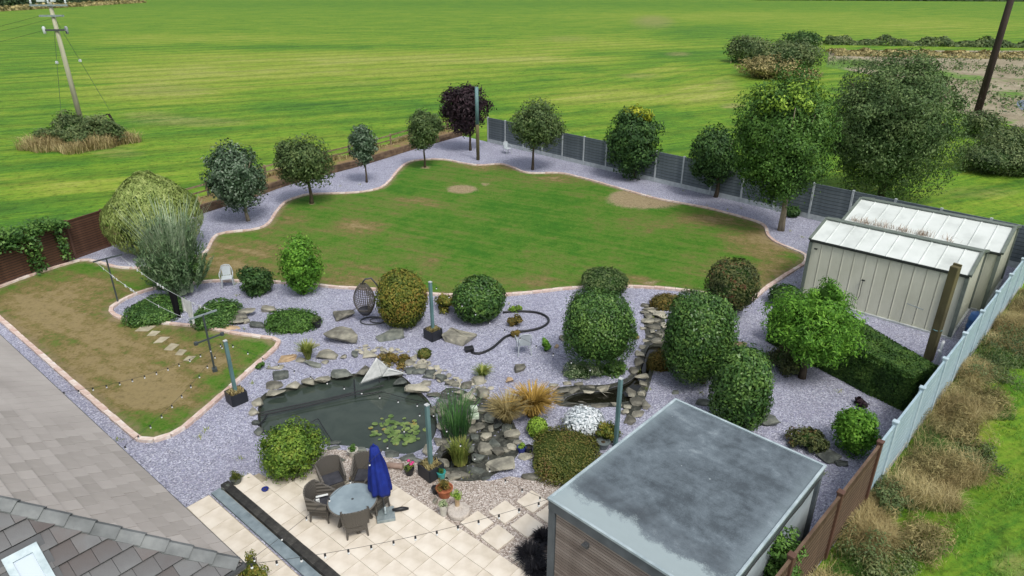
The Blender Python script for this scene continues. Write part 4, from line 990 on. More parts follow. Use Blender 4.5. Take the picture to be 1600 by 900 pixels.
def tree(name, label, base, cc, w, h, style, lm, lpx=4.6, dens=1.0, minL=.05, r0=.10, bark='bark', limbs=6, cat='tree', group=None, **kw):
    """trunk at the base pixel, crown centred over it as seen at cc, w by h photo pixels"""
    rng = rng_(); p = at(*base); zc = top_z(base, cc[1]); pc = Vector((p.x, p.y, zc)); q = ppm(pc)
    dx = (cc[0]-(800+FPX*p.x/depth(pc)))/q; pc.x += dx; a, c_ = semi(w, h, pc)
    t = thing(name, label, cat, tuple(p), 0, group)
    q, L, n = sizes(w, h, pc, dens, lpx, minL)
    cen = (dx, 0, zc); r = (a, a, c_)
    b = trunk_mesh(rng, zc, r0, cen, r, limbs); b.build('trunk', M[bark], t, smooth=True)
    foliage(t, rng, cen, r, style, lm, L, n, **kw)
    return t, rng, cen, r, L, n
def bush(name, label, cx, cy, w, h, style, lm, lpx=4.4, dens=1.1, minL=.03, cat='shrub', group=None, lift=0.0, stem=True, part='foliage', flat=None, **kw):
    """a shrub resting on the ground whose outline is centred at cx, cy"""
    rng = rng_(); c_ = h/2/45.0
    for _ in range(8):
        pc = at(cx, cy, c_*.94+lift); a, c_ = semi(w, h, pc)
    pc = at(cx, cy, c_*.94+lift); ay = a
    if flat:                                                        # a low cushion: fixed height, depth from what shows
        c_ = flat; pc = at(cx, cy, c_*.6); v = Vector((0, 0, CAM_H))-pc; phi = math.atan2(v.z, math.hypot(v.x, v.y)); q = ppm(pc); a = w/2/q; ay = math.sqrt(max(((h/2/q)**2-(c_*math.cos(phi))**2), .04))/math.sin(phi)
    t = thing(name, label, cat, (pc.x, pc.y, 0), 0, group)
    q, L, n = sizes(w, h, pc, dens, lpx, minL)
    if stem:
        b = MB(); 
        for k in range(4):
            an = k*1.6+rng.uniform(0, 1); b.tube([(math.cos(an)*.05*a, math.sin(an)*.05*a, -.03), (math.cos(an)*.3*a, math.sin(an)*.3*a, c_*1.0), (math.cos(an)*.5*a, math.sin(an)*.5*a, c_*1.5)], [.045, .03, .012], 6)
        b.build('stems', M['bark'], t, smooth=True)
    foliage(t, rng, (0, 0, pc.z if not flat else c_*.25), (a, ay, c_), style, lm, L, n, part=part, **kw)
    return t, rng, (0, 0, pc.z), (a, ay, c_), L, n

def blades(rng, C, L, lean, w, spread=None, curve=.5):
    """curved blades rooted at C"""
    n = len(C); a = rng.uniform(0, 2*PI, n) if spread is None else spread+rng.normal(0, .6, n)
    d = np.c_[np.cos(a), np.sin(a), np.zeros(n)]; L = np.asarray(L).reshape(-1, 1); lean = np.asarray(lean).reshape(-1, 1)
    s = np.c_[-np.sin(a), np.cos(a), np.zeros(n)]*np.asarray(w).reshape(-1, 1)/2
    up = np.array([0, 0, 1.0]); m = C+up*L*.58+d*L*lean*.35; t = C+up*L*(1-curve*lean)+d*L*lean
    V = np.stack([C-s, C+s, m+s*.8, m-s*.8, t+s*.15, t-s*.15], axis=1).reshape(-1, 3)
    b = np.arange(n)[:, None]*6; K = np.concatenate([b+np.array([0, 1, 2, 3]), b+np.array([3, 2, 4, 5])], axis=1).reshape(-1, 4)
    return V, K
# ---- the row of trees along the far edge
T_ = tree
T_('tree', 'round silvery dark green tree, leftmost of the row by the rail fence', (388, 345), (370, 278), 92, 108, 'full', 'silver', 4.8, 1.4, r0=.11, bark='bark_pale', K=60, rc=.26, lo=.4)
T_('tree', 'forked olive green tree on a patch of soil inside the lawn kerb', (487, 318), (473, 253), 88, 78, 'full', 'olive', 4.6, 1.5, r0=.12, K=40, rc=.30)
T_('tree', 'small slim young tree standing in gravel before the rail fence', (573, 285), (566, 226), 44, 62, 'full', 'silver', 4.4, 1.5, r0=.07, K=26, rc=.32)
T_('tree', 'young green tree at the far left tip of the lawn', (664, 262), (662, 202), 56, 66, 'full', 'olive', 4.4, 1.5, r0=.08, K=30, rc=.32)
T_('tree', 'dark purple leaved tree at the far garden corner', (735, 235), (728, 168), 76, 84, 'full', 'purple', 4.6, 1.35, r0=.10, K=42, rc=.27)
T_('tree', 'ball headed olive tree before the grey fence with a bare trunk', (832, 265), (838, 196), 88, 76, 'full', 'olive', 4.2, 1.4, r0=.10, K=60, rc=.26, lo=.4)
_t, _r, _c, _rr, _L, _n = T_('tree', 'ragged dark green tree with bright yellow growth on top', (990, 278), (990, 222), 86, 104, 'full', 'dark', 4.8, 1.5, r0=.10, K=44, rc=.30)
foliage(_t, _r, (_c[0]+.1, 0, _c[2]+_rr[2]*.82), (_rr[0]*.55, _rr[0]*.55, _rr[2]*.2), 'clump', 'yellowtip', _L, int(_n*.10), part='young_growth', K=12, rc=.42)
T_('tree', 'dark rounded tree between two fence posts left of the tall maple', (1118, 308), (1116, 243), 76, 96, 'full', 'dark', 4.6, 1.5, r0=.13, K=42, rc=.30)
_t, _r, _c, _rr, _L, _n = T_('tree', 'tall full green maple standing before the fence by the shed', (1220, 360), (1221, 218), 152, 196, 'full', 'mid', 4.8, 1.5, r0=.17, bark='bark_pale', limbs=9, K=130, rc=.19)
foliage(_t, _r, (_c[0], 0, _c[2]+_rr[2]*.62), (_rr[0]*.75, _rr[0]*.75, _rr[2]*.36), 'weed', 'lime', _L, int(_n*.05), part='young_growth', K=40, rc=.22, lo=.6)
T_('tree', 'largest tree, broad dark airy birch crown behind the sheds', (1375, 312), (1392, 196), 212, 232, 'full', 'birch', 4.2, 1.5, r0=.22, limbs=11, K=220, rc=.15, lo=.3, hi=.93)
# ---- left side
bush('conifer', 'large golden green rounded conifer beside the end of the brown fence', 237, 333, 146, 134, 'feather', 'gold', 5.2, 1.5, cat='conifer', asp=.32)
_t, _r, _c, _rr, _L, _n = bush('willow_bush', 'feathery grey green willow bush in front of the golden conifer', 270, 395, 108, 146, 'shoots', 'willow', 7.0, 1.15, K=150, asp=.22, fan=.75, gather=.3)
foliage(_t, _r, (0, 0, _c[2]*.62), (_rr[0]*.62, _rr[1]*.62, _rr[2]*.55), 'clump', 'dark', _L*.7, int(_n*.45), part='inner_foliage', K=26, rc=.34)
rw_ = rng_(); nw = 300; aw = rw_.uniform(0, 2*PI, nw); qw = np.sqrt(rw_.uniform(0, 1, nw))*_rr[0]*.35; Cw = np.c_[np.cos(aw)*qw, np.sin(aw)*qw, np.full(nw, .1)]
V, K = blades(rw_, Cw, _c[2]*2.1*rw_.uniform(.7, 1.08, nw), rw_.uniform(.08, .42, nw), rw_.uniform(.035, .07, nw), spread=aw, curve=.15)
L_['wand'] = mat_leaf('willow_wand', (.10, .14, .085), (.20, .26, .16), (.36, .42, .29), scale=2)
link_mesh('wands', np_mesh('wands', V, K, 4), L_['wand'], _t)
bush('shrub', 'dark green rounded shrub right of the white chair', 397, 437, 58, 50, 'clump', 'dark', 4.4, 1.5, K=40, rc=.33)
bush('shrub', 'bright green columnar shrub on the lawn edge', 469, 418, 60, 92, 'full', 'bright', 4.8, 1.6, K=70, rc=.24)
bush('topiary_shrub', 'clipped golden egg shaped shrub by the egg chair', 628, 467, 80, 92, 'clip', 'goldtip', 4.0, 1.5, e=2.1, rough=.05, depthv=.07)
bush('shrub', 'low yellow tipped brown shrub between golden egg and laurel', 697, 472, 38, 32, 'clump', 'goldtip', 4.2, 1.7, K=20, rc=.40)
bush('laurel_shrub', 'glossy round laurel shrub on the gravel behind the hose', 748, 468, 80, 72, 'clip', 'laurel', 5.0, 1.3, e=2.2, rough=.08, depthv=.10)
# ---- clipped shrubs in the middle
bush('topiary_shrub', 'low domed clipped shrub touching the lawn behind the biggest drum shrub', 945, 439, 72, 44, 'clip', 'olive', 4.0, 1.4, e=2.3, rough=.03)
def standard(name, label, cx, cy, w, h, base, lm, lpx, e=2.9, dens=1.35, rough=.08, **kw):
    return tree(name, label, base, (cx, cy), w, h, 'clip', lm, lpx, dens, .03, .09, e=e, rough=rough, cat='shrub', limbs=4, **kw)
standard('topiary_shrub', 'biggest drum shaped clipped shrub above the narrow pool', 935, 509, 108, 112, (935, 578), 'laurel', 4.2, 3.0)
standard('topiary_shrub', 'tall clipped shrub right of the stone stream', 1092, 527, 108, 138, (1098, 598), 'laurel', 4.8, 2.7, depthv=.10)
standard('topiary_shrub', 'clipped leafy shrub behind the garden room roof', 1158, 607, 86, 128, (1160, 668), 'laurel', 5.6, 2.8, depthv=.10)
standard('topiary_shrub', 'red tinged clipped shrub on the lawn edge near the shed', 1143, 446, 76, 82, (1146, 492), 'redgreen', 4.2, 2.5, depthv=.09)
bush('heather', 'rust coloured low heather at the head of the stream', 1044, 470, 58, 28, 'clip', 'rust', 3.6, 1.6, e=2.3, rough=.06, stem=False, flat=0.45)
bush('heather', 'small rust heather beside the dark stream', 1032, 561, 44, 38, 'clip', 'rust', 3.6, 1.6, e=2.3, rough=.06, stem=False, flat=0.5)
bush('heather', 'broad brown green heather mound left of the garden room', 884, 706, 104, 86, 'clip', 'heather', 3.4, 1.9, e=3.4, rough=.10, stem=False, flat=0.42)
bush('variegated_shrub', 'spreading variegated shrub at the foot of the drum shrub', 906, 576, 64, 36, 'clump', 'varieg', 4.6, 1.8, K=24, rc=.36, stem=False, asp=.3, flat=0.5)
bush('shrub', 'dark spreading shrub beside the variegated one under the drum shrub', 955, 571, 54, 38, 'clump', 'laurel', 4.4, 1.7, K=24, rc=.36, stem=False, flat=0.5)
bush('white_leaved_plant', 'silver white leaved plant in front of the narrow pool', 914, 659, 60, 48, 'clip', 'white', 6.6, 1.5, e=2.2, rough=.12, depthv=.12, stem=False, asp=.45, part='leaves', cat='plant')
bush('shrub', 'small lime green ball shrub beside the orange grass', 840, 668, 34, 32, 'clip', 'lime', 3.8, 1.7, e=2.1, stem=False)
bush('shrub', 'yellowing small shrub squeezed against the garden room', 948, 677, 34, 36, 'clump', 'goldtip', 4.6, 1.5, K=20, rc=.4, stem=False)
_t, _r, _c, _rr, _L, _n = tree('ornamental_tree', 'light green spreading tree with a short trunk before the dark hedge', (1253, 590), (1272, 506), 150, 132, 'clump', 'bright', 6.0, 1.3, .05, .12, K=95, rc=.24, lo=.3, hi=.9, asp=.38)
foliage(_t, _r, (_c[0]+.25, 0, _c[2]+_rr[2]*.75), (_rr[0]*.35, _rr[0]*.35, _rr[2]*.5), 'clump', 'bright', _L, int(_n*.12), part='top_growth', K=18, rc=.35, asp=.38)
bush('shrub', 'dull green shrub behind the short trunk of the light green tree', 1228, 562, 62, 46, 'clump', 'redgreen', 4.4, 1.4, K=30, rc=.34)
bush('shrub', 'dark small shrub at the left end of the hedge', 1228, 462, 50, 34, 'clip', 'dark', 4.2, 1.4, e=2.3)
bush('shrub', 'bright green conical shrub by the pale blue fence', 1339, 672, 70, 80, 'full', 'bright', 5.0, 1.6, K=60, rc=.26)
_p = bush('shrub', 'low reddish green shrub just behind the garden room roof', 1262, 686, 64, 44, 'clump', 'redgreen', 4.4, 1.6, K=30, rc=.34, stem=False)
bush('shrub', 'glossy yellow green patio shrub left of the pond', 455, 702, 98, 92, 'full', 'patio', 4.6, 1.7, K=80, rc=.22)
bush('purple_plant', 'small dark purple plant behind the bright conical shrub', 1348, 629, 20, 16, 'clump', 'purple', 4.6, 2.2, K=10, rc=.5, stem=False, cat='plant')
bush('ground_cover', 'dark ivy ground cover patch left of the hanging washing', 241, 482, 82, 48, 'clip', 'ivy', 3.8, 1.9, e=2.7, rough=.16, stem=False, cat='ground cover', part='leaves', flat=0.45)
bush('ground_cover', 'dark ivy ground cover patch right of the hanging washing', 338, 488, 66, 48, 'clip', 'ivy', 3.8, 1.9, e=2.7, rough=.16, stem=False, cat='ground cover', part='leaves', flat=0.45)
bush('ground_cover', 'bright leafy ground cover by the small black pot', 457, 499, 84, 40, 'clip', 'mid', 3.8, 1.9, e=2.7, rough=.16, stem=False, cat='ground cover', part='leaves', flat=0.4)
bush('ground_cover', 'brown and green creeping plant behind the white sail', 605, 559, 36, 18, 'clump', 'rust', 4, 1.8, K=16, rc=.42, stem=False, cat='ground cover', part='leaves', flat=0.25)
bush('ground_cover', 'orange brown creeping plant on the stones right of the white sail', 628, 562, 20, 34, 'clump', 'rust', 4, 1.8, K=14, rc=.42, stem=False, cat='ground cover', part='leaves', flat=0.25)
bush('shrub', 'tiny round green shrub above the pond stones', 663, 552, 22, 17, 'clip', 'heather', 3.6, 2.2, e=2.1, stem=False)
bush('plant', 'small green and yellow plant inside the hose loop', 807, 482, 22, 14, 'clump', 'lime', 4, 2, K=10, rc=.5, stem=False)
bush('plant', 'rust brown small plant inside the hose loop', 806, 500, 26, 20, 'clump', 'rust', 4, 2, K=12, rc=.45, stem=False)
bush('plant', 'small upright leafy plant right of the white chair', 854, 538, 12, 24, 'clump', 'bright', 4.4, 2.4, K=10, rc=.45, stem=False)
bush('plant', 'tiny brown tufted plant behind the white chair', 805, 521, 14, 12, 'clump', 'rust', 3.8, 2.2, K=8, rc=.5, stem=False)
bush('plant', 'tiny dry plant on gravel right of the drum shrub', 991, 525, 12, 11, 'clump', 'scrubtan', 3.8, 2.2, K=8, rc=.5, stem=False)
bush('shrub', 'dark small bush against the far fence by the maple trunk', 1238, 331, 24, 17, 'clip', 'dark', 3.8, 1.8, e=2.2)
bush('plant', 'dry little plant in the shingle left of the parasol', 570, 719, 16, 14, 'clump', 'rust', 4.4, 2.2, K=8, rc=.5, stem=False)
bush('plant', 'small green plant beside the lower lawn kerb tip', 407, 570, 14, 14, 'clump', 'mid', 4, 2.2, K=8, rc=.5, stem=False)
bush('shrub', 'flowering twiggy plant at the house corner, only its top in view', 392, 893, 52, 60, 'clump', 'goldtip', 4.6, .75, K=24, rc=.3)
# ---- the clipped box hedge
hf0, hf1 = at(1274, 574), at(1410, 644); hu = (hf1-hf0); HLn = hu.length; hu.normalize(); hv = Vector((-hu.y, hu.x, 0)); hv = hv if hv.y > 0 else -hv
HW_, HH_ = 1.5, 1.3; HWf = lambda u: 2.9-1.45*u; hf0 = hf0-hu*2.2; HLn += 2.2
hg = thing('box_hedge', 'long dark green clipped hedge between the sheds and the gravel', 'hedge', tuple(hf0)); rng = rng_()
n = 42000; fc = rng.choice(5, n, p=[.36, .30, .12, .11, .11]); s, t2, z2 = rng.uniform(0, 1, n), rng.uniform(0, 1, n), rng.uniform(0, 1, n)
ul = np.where(fc == 3, 0, np.where(fc == 4, 1, s)); vl = np.where(fc == 1, 0, np.where(fc == 2, 1, t2)); zl = np.where(fc == 0, 1, z2)
nu = np.where(fc == 3, -1., np.where(fc == 4, 1., 0)); nv = np.where(fc == 1, -1., np.where(fc == 2, 1., 0)); nz = np.where(fc == 0, 1., 0)
def hedge_xyz(u, v, z): 
    cu, cv = u*HLn, v*HWf(u)
    return np.c_[cu*hu.x+cv*hv.x, cu*hu.y+cv*hv.y, z*HH_]
P = hedge_xyz(ul, vl, zl); N = np.c_[nu*hu.x+nv*hv.x, nu*hu.y+nv*hv.y, nz]
edge = np.minimum(np.where(fc == 0, np.minimum(vl, 1-vl)*HW_, 9), np.where(np.isin(fc, (1, 2)), (1-zl)*HH_, 9)); inn = np.clip(.16-edge, 0, .16)
P -= N*(inn[:, None]*.7); P += N*(.07*lump(rng, P*1.6, 5, (2, 6))-rng.exponential(.03, n).clip(0, .15))[:, None]
me = leaf_mesh('foliage', rng, P, N+.6*unit(rng, n), .085*rng.uniform(.7, 1.3, n), .045*rng.uniform(.8, 1.2, n)); link_mesh('foliage', me, L_['hedge'], hg)
b = MB(); b.prism([tuple((hu*a_+hv*b_)[:2]) for a_, b_ in ((.09, .09), (HLn-.09, .09), (HLn-.09, HWf(1)-.09), (.09, HWf(0)-.09))], 0, HH_-.1); b.build('inner_growth', core_mat('hedge'), hg)

# ---- grasses
def tuft(name, label, cx, cy, w, h, lm, n=260, cat='grass', lean=(.2, .9), wpx=1.6, foot=.25, z=0.0):
    rng = rng_(); p = at(cx, cy+h*.38, z); q = ppm(p); L = h/q*1.02; r = w/2/q
    t = thing(name, label, cat, tuple(p)); rad = rng.uniform(0, 1, n)**.5*r*foot; a = rng.uniform(0, 2*PI, n)
    C = np.c_[np.cos(a)*rad, np.sin(a)*rad, np.full(n, -.02)]
    V, K = blades(rng, C, L*rng.uniform(.6, 1.1, n), np.minimum(rng.uniform(*lean, n), 1.2*r/L+.1), wpx/q*rng.uniform(.7, 1.3, n), spread=a)
    link_mesh('blades', np_mesh('blades', V, K, 4), L_[lm], t); return t
tuft('ornamental_grass', 'wide orange brown ornamental grass right of the reeds', 832, 628, 62, 56, 'orange', 700, wpx=2.0)
tuft('ornamental_grass', 'straw coloured ornamental grass left of the orange one', 792, 640, 52, 54, 'tan', 520, wpx=1.8)
tuft('reeds', 'tall dark green reeds at the pond edge beside the waterfall', 712, 648, 48, 72, 'reed', 230, 'reeds', (.05, .55), 1.1, .9)
tuft('grass_tuft', 'green upright grass tuft in the small cascade pool', 719, 706, 36, 42, 'tuft', 420, wpx=1.6, foot=.6, lean=(.05, .4))
tuft('grass_tuft', 'pale yellow grass tuft above the pond stones on the left', 482, 548, 26, 34, 'tuft', 260, lean=(.1, .6))
tuft('grass_tuft', 'small pale grass tuft on gravel left of the flat pale rock', 754, 580, 26, 24, 'tuft', 200)
for k, (cx, cy, w, h, lb) in enumerate([(826, 862, 56, 52, 'large black grass clump on the shingle by the garden room'), (846, 836, 40, 36, 'smaller black grass clump touching the garden room corner'), (835, 884, 46, 44, 'black grass clump lowest beside the garden room, nearest the frame edge')]):
    tuft('black_grass', lb, cx+3, cy+2, w*.74, h*.50, 'black', 620, wpx=1.6, foot=.55, lean=(.3, 1.0))
# ---- mound with rough grass under the left pole
mound_c = at(133, 222)
mt = thing('bramble_mound', 'bramble patch ringed by straw coloured grass at the foot of the left pole', 'bramble', tuple(mound_c)); rng = rng_()
for k, (dx, dy, rx, rz, lm, nn) in enumerate([(-.4, -.3, 2.5, 1.7, 'scrub', 4200), (1.3, -.2, 1.9, 1.8, 'scrub', 2800), (-2.2, -.6, 1.6, 1.1, 'scrub', 1700), (2.6, -.2, 1.3, 1.4, 'scrub', 1300), (.4, -1.6, 1.8, .9, 'scrub', 1800)]):
    foliage(mt, rng, (dx, dy, rz*.55), (rx, rx*.75, rz), 'clump', lm, .22, nn, part='brambles', K=30, rc=.32)
n = 7000; a = rng.uniform(0, 2*PI, n); rad = rng.uniform(.35, 1.02, n)+.10*np.sin(a*5+1)+.08*np.sin(a*9)
C = np.c_[np.cos(a)*rad*4.1, np.sin(a)*rad*3.7-.5, np.full(n, -.05)]
V, K = blades(rng, C, rng.uniform(.5, 1.7, n)*(.75+.25*np.sin(a*3.3+2)), rng.uniform(.3, 1.0, n), rng.uniform(.02, .05, n)); o = link_mesh('straw_grass', np_mesh('straw_grass', V, K, 4), L_['tan'], mt); tag(o, kind='stuff')
# ---- dry verge outside the right hand fence
rng = rng_(); n = 60000
vq = rng.uniform(-9.5, 17.5, n); side = rng.uniform(0, 1, n)**.8*(1.15+.55*np.sin(vq*1.3)+.35*np.sin(vq*3.1+1)+.25*np.sin(vq*.6))+.12
outn = Vector((-rd.y, rd.x, 0)); outn = outn if outn.x > 0 else -outn
PX = np.array(RF1[:2])+np.outer(vq, np.array(rd[:2]))+np.outer(side, np.array(outn[:2]))
tone = np.sin(PX[:, 0]*1.7+PX[:, 1]*.9)+np.sin(PX[:, 0]*.6-PX[:, 1]*1.9+2)+.7*rng.normal(size=n)
def verge(name, label, sel, lm, h0, h1):
    C = np.c_[PX[sel], np.full(sel.sum(), -.05)]; m = len(C); hh = rng.uniform(h0, h1, m)*(.75+.25*np.sin(PX[sel][:, 0]*2.3+PX[sel][:, 1]*1.1))
    V, K = blades(rng, C, hh, rng.uniform(.3, 1.1, m), rng.uniform(.005, .014, m)); o = link_mesh(name, np_mesh(name, V, K, 4), L_[lm]); tag(o, label, 'dry grass', kind='stuff')
verge('straw_grass', 'tall straw coloured grass along the outside of the right fence', tone > .15, 'tan', .3, .95)
verge('brown_weeds', 'brown withered weeds mixed through the verge by the right fence', (tone <= .15) & (tone > -.6), 'scrubtan', .3, .85)
verge('green_weeds', 'green rough grass at the foot of the right fence', tone <= -.6, 'mid', .2, .55)
k = 0
for vq_, sd, rx, rz, lm, lb in [(-.6, .55, .55, .5, 'scrub', 'dark green bramble at the foot of the fence where brown meets blue'), (-2.8, 1.0, .75, .55, 'scrub', 'green bramble low beside the rust brown fence'), (1.6, 1.35, .8, .62, 'scrubtan', 'pale feathery dead weed clump beside the lowest blue fence panel'), (-1.5, 1.7, .75, .55, 'scrubtan', 'straw brown weed clump jutting towards the grass strip'), (3.9, 1.0, .8, .7, 'scrubtan', 'tall dry weed clump beside the third blue fence panel'), (6.2, 1.3, .9, .75, 'scrubtan', 'brown weed clump halfway up the blue fence'), (8.6, 1.1, .9, .7, 'scrub', 'dark green bramble high up the blue fence'), (11.2, 1.5, 1.2, .8, 'scrub', 'wide green bramble opposite the sheds outside the fence'), (-4.6, 1.2, .8, .5, 'scrubtan', 'dead weed clump nearest the bottom edge by the brown fence'), (2.9, 2.0, .6, .45, 'scrub', 'green weed clump on the outer verge edge')]:
    c = RF1+rd*vq_+outn*sd*.82; t = thing('weed_clump' if lm == 'scrubtan' else 'bramble', lb, 'weeds' if lm == 'scrubtan' else 'bramble', (c.x, c.y, 0)); r_ = rng_()
    foliage(t, r_, (0, 0, rz*.35), (rx*1.3, rx*1.2, rz*.62), 'weed', lm, .07 if lm == 'scrub' else .13, 3600, K=46, rc=.30, lo=.1, hi=1.0, asp=.5 if lm == 'scrub' else .12, part='foliage')
vine_c = at(1214, 862, 1.5); vine_c.z = 0
vt = thing('climber', 'leafy green climber growing up the right front of the garden room', 'climber', (vine_c.x, vine_c.y, 0)); r_ = rng_()
foliage(vt, r_, (0, 0, 1.25), (.48, .6, 1.15), 'weed', 'mid', .085, 5600, K=80, rc=.26, lo=.2, part='foliage')
# ---- ivy over the left fence
iv = thing('ivy', 'ivy mat spilling over the top of the dark brown left fence', 'ivy', tuple(lf0)); r_ = rng_(); n = 9000
s = r_.uniform(1.9, 9.2, n); zz = 1.98+.22*r_.normal(size=n)*np.clip((s-1.2)/3, .3, 1); th = r_.normal(0, .22, n)
hang = (np.abs(s-3.75) < .3) | (np.abs(s-6.4) < .45) | (np.abs(s-2.4) < .2); zz = np.where(hang & (r_.uniform(size=n) < .6), r_.uniform(.2, 2.0, n), zz)
qv = Vector((-ld.y, ld.x, 0)); P = np.outer(s, np.array(ld))+np.outer(th+np.where(zz < 1.7, .14*np.sign(qv.dot(Vector((1, -1, 0)))), 0), np.array(qv)); P[:, 2] = zz+.12*np.sin(s*2.7)
link_mesh('leaves', leaf_mesh('leaves', r_, P, unit(r_, n)+np.array([.3, -.3, .8]), .16*r_.uniform(.7, 1.3, n), .11*r_.uniform(.8, 1.2, n)), L_['ivy'], iv)
# ---- straw along the rail fence
r_ = rng_(); n = 5200; ii = r_.uniform(3, len(wp)-1.01, n); i0 = ii.astype(int); f = (ii-i0)[:, None]
base = np.array(wp)[i0]*(1-f)+np.array(wp)[np.minimum(i0+1, len(wp)-1)]*f; o_ = r_.normal(1.75, .35, n)
sp_ = base+nrm[i0]*o_[:, None]; C = np.c_[sp_, np.interp(o_, [.5, 1.2, 1.7, 2.6], [.45, .45, .33, -.05])]
V, K = blades(r_, C, r_.uniform(.25, .75, n)*(.6+.4*np.sin(ii*.9)), r_.uniform(.1, .7, n), r_.uniform(.03, .07, n)); tag(link_mesh('fence_line_grass', np_mesh('fence_line_grass', V, K, 4), L_['tan']), 'straw coloured grass along the rail fence', 'dry grass', kind='stuff')
# ---- hedgerows and scrub beyond the garden
def scrub(name, label, cx, cy, w, h, lm, lpx=4.0, dens=1.5, **kw): return bush(name, label, cx, cy, w*1.08, h, 'full', lm, lpx, dens, .1, kw.pop('cat', 'hedge'), None, 0, False, K=kw.pop('K', 40), rc=kw.pop('rc', .3), **kw)
scrub('hedge_bush', 'dark rounded bush at the left tip of the field hedge', 1168, 76, 62, 42, 'scrub')
scrub('hedge_bush', 'long dark hedge bush on a dry bank in the field', 1228, 90, 104, 54, 'scrub', K=60)
scrub('hedge_bush', 'dark bush standing above the far hedge line', 1256, 62, 60, 22, 'dark')
scrub('dry_scrub', 'tan dry scrub in front of the field hedge', 1204, 106, 96, 26, 'scrubtan', cat='scrub')
scrub('dry_scrub', 'dry grassy scrub left of the birch crown', 1254, 118, 50, 20, 'scrubtan', cat='scrub')
scrub('hedge_bush', 'green scrub at the foot of the leaning dark pole', 1534, 194, 56, 42, 'scrub', K=50)
scrub('hedge_bush', 'dark hedge bush on the right edge beyond the sheds', 1580, 222, 80, 50, 'scrub', K=60)
scrub('hedge_bush', 'broad low hedge bush behind the farther shed', 1552, 248, 104, 48, 'scrub', K=60)
scrub('hedge_bush', 'low dark bush at the right edge nearest the shed roof', 1600, 256, 50, 40, 'scrub')
def hedgerow(name, label, p0, p1, w, h, n, lm, leaf, wob=.3):
    r_ = rng_(); p0, p1 = np.array(p0[:2]), np.array(p1[:2]); d = p1-p0; L = np.linalg.norm(d); d /= L; q = np.array([-d[1], d[0]])
    s = r_.uniform(0, L, n); hh = h*(.75+wob*np.sin(s*2*PI/(h*5.3))+.5*wob*np.sin(s*2*PI/(h*2.1)+1)); a = r_.uniform(0, PI, n); k = r_.uniform(.7, 1, n)
    P = np.c_[p0+np.outer(s, d)+np.outer(np.cos(a)*w/2*k, q), np.sin(a)*hh*k]; N = np.c_[np.outer(np.cos(a), q), np.sin(a)]+.7*unit(r_, n)
    o = link_mesh(name, leaf_mesh(name, r_, P, N, leaf*r_.uniform(.7, 1.4, n), leaf*.6*r_.uniform(.7, 1.3, n)), L_[lm]); return tag(o, label, 'hedge', kind='stuff')
hedgerow('hedgerow', 'low green hedge line along the back of the dirt yard', at(1288, 69), at(1730, 76), 3.5, 1.9, 6200, 'scrub', .6)
hedgerow('weed_strip', 'brown weeds in front of the low hedge line', at(1296, 84), at(1720, 92), 9, 1.0, 3600, 'scrubtan', .6)
hedgerow('far_hedge', 'dark hedge at the top left corner beyond the field', at(-120, 15), at(205, 0.5), 14, 9.0, 4200, 'far', 3.0, .2)
hedgerow('far_hedge', 'dark distant hedge along the top right edge of the field', at(1180, 0), at(1760, 3), 16, 4.5, 5000, 'far', 3.4, .2)
hedgerow('dry_margin', 'brown dry margin below the top left hedge', at(-120, 24), at(215, 4), 14, 2.0, 2600, 'scrubtan', 2.2)

# ---- rough tufts in the near grass strip and weeds in the dirt yard
r_ = rng_(); n = 46000; vq = r_.uniform(-9, 16, n); sd = r_.uniform(1.6, 9.5, n); cl = np.sin(vq*2.1+sd*1.3)+np.sin(vq*.9-sd*2.7)+r_.normal(0, .8, n); k = cl > .1
PX2 = np.array(RF1[:2])+np.outer(vq, np.array(rd[:2]))+np.outer(sd, np.array(outn[:2])); C = np.c_[PX2[k], np.full(k.sum(), -.04)]; m = len(C)
V, K = blades(r_, C, r_.uniform(.06, .20, m), r_.uniform(.4, 1.2, m), r_.uniform(.008, .02, m))
L_['turf'] = mat_leaf('turf_blade', (.030, .095, .010), (.070, .170, .014), (.16, .24, .035), trans=.25, scale=.6)
tag(link_mesh('grass_tufts', np_mesh('grass_tufts', V, K, 4), L_['turf']), 'rough grass tufts in the strip outside the right fence', 'grass', kind='stuff')
r_ = rng_(); n = 2600; q = np.array([at(px, py)[:2] for px, py in zip(r_.uniform(1285, 1640, n), r_.triangular(78, 84, 200, n))])
k = inside(q, yard) & (np.sin(q[:, 0]*.35)+np.sin(q[:, 1]*.28+q[:, 0]*.11)+r_.normal(0, .7, n) > .35); q = np.repeat(q[k], 5, axis=0)+r_.normal(0, .55, (k.sum()*5, 2)); m = len(q)
P = np.c_[q, r_.uniform(.02, .35, m)]
tag(link_mesh('yard_weeds', leaf_mesh('yard_weeds', r_, P, unit(r_, m)+np.array([0, -.4, .8]), r_.uniform(.2, .6, m), r_.uniform(.1, .3, m)), L_['scrub']), 'low green weeds scattered over the dirt yard', 'weeds', kind='stuff')

# ---- single larger slates and stray weeds on the chippings
M['slate_stone'] = mat_var('slate_stone', [(.25, '#6a6b7e'), (.55, '#9799b0'), (.8, '#c4c6d8')], 5, .8, .3, 30, .01)
r_ = np.random.default_rng(77); n = 9000; q = np.c_[r_.uniform(-16, 18, n), r_.uniform(10, 40, n)]
k = inside(q, garden) & ~inside(q, lawn) & ~inside(q, pond) & ~inside(q, pool) & ~inside(q, lowpool) & ~inside(q, pea) & ~inside(q, terr) & (q[:, 1]*0+r_.uniform(size=n) < np.clip(18/q[:, 1], .2, 1)); q = q[k]; n = len(q)
uu = np.array([to_uv(p) for p in q]); k = ~((uu[:, 0] > -.1) & (uu[:, 0] < 8.6) & (uu[:, 1] < right_v+.1) & (uu[:, 1] > -3.2)); q = q[k]; n = len(q)
L = r_.uniform(.03, .085, n); a = r_.uniform(0, 6.28, n); V = []
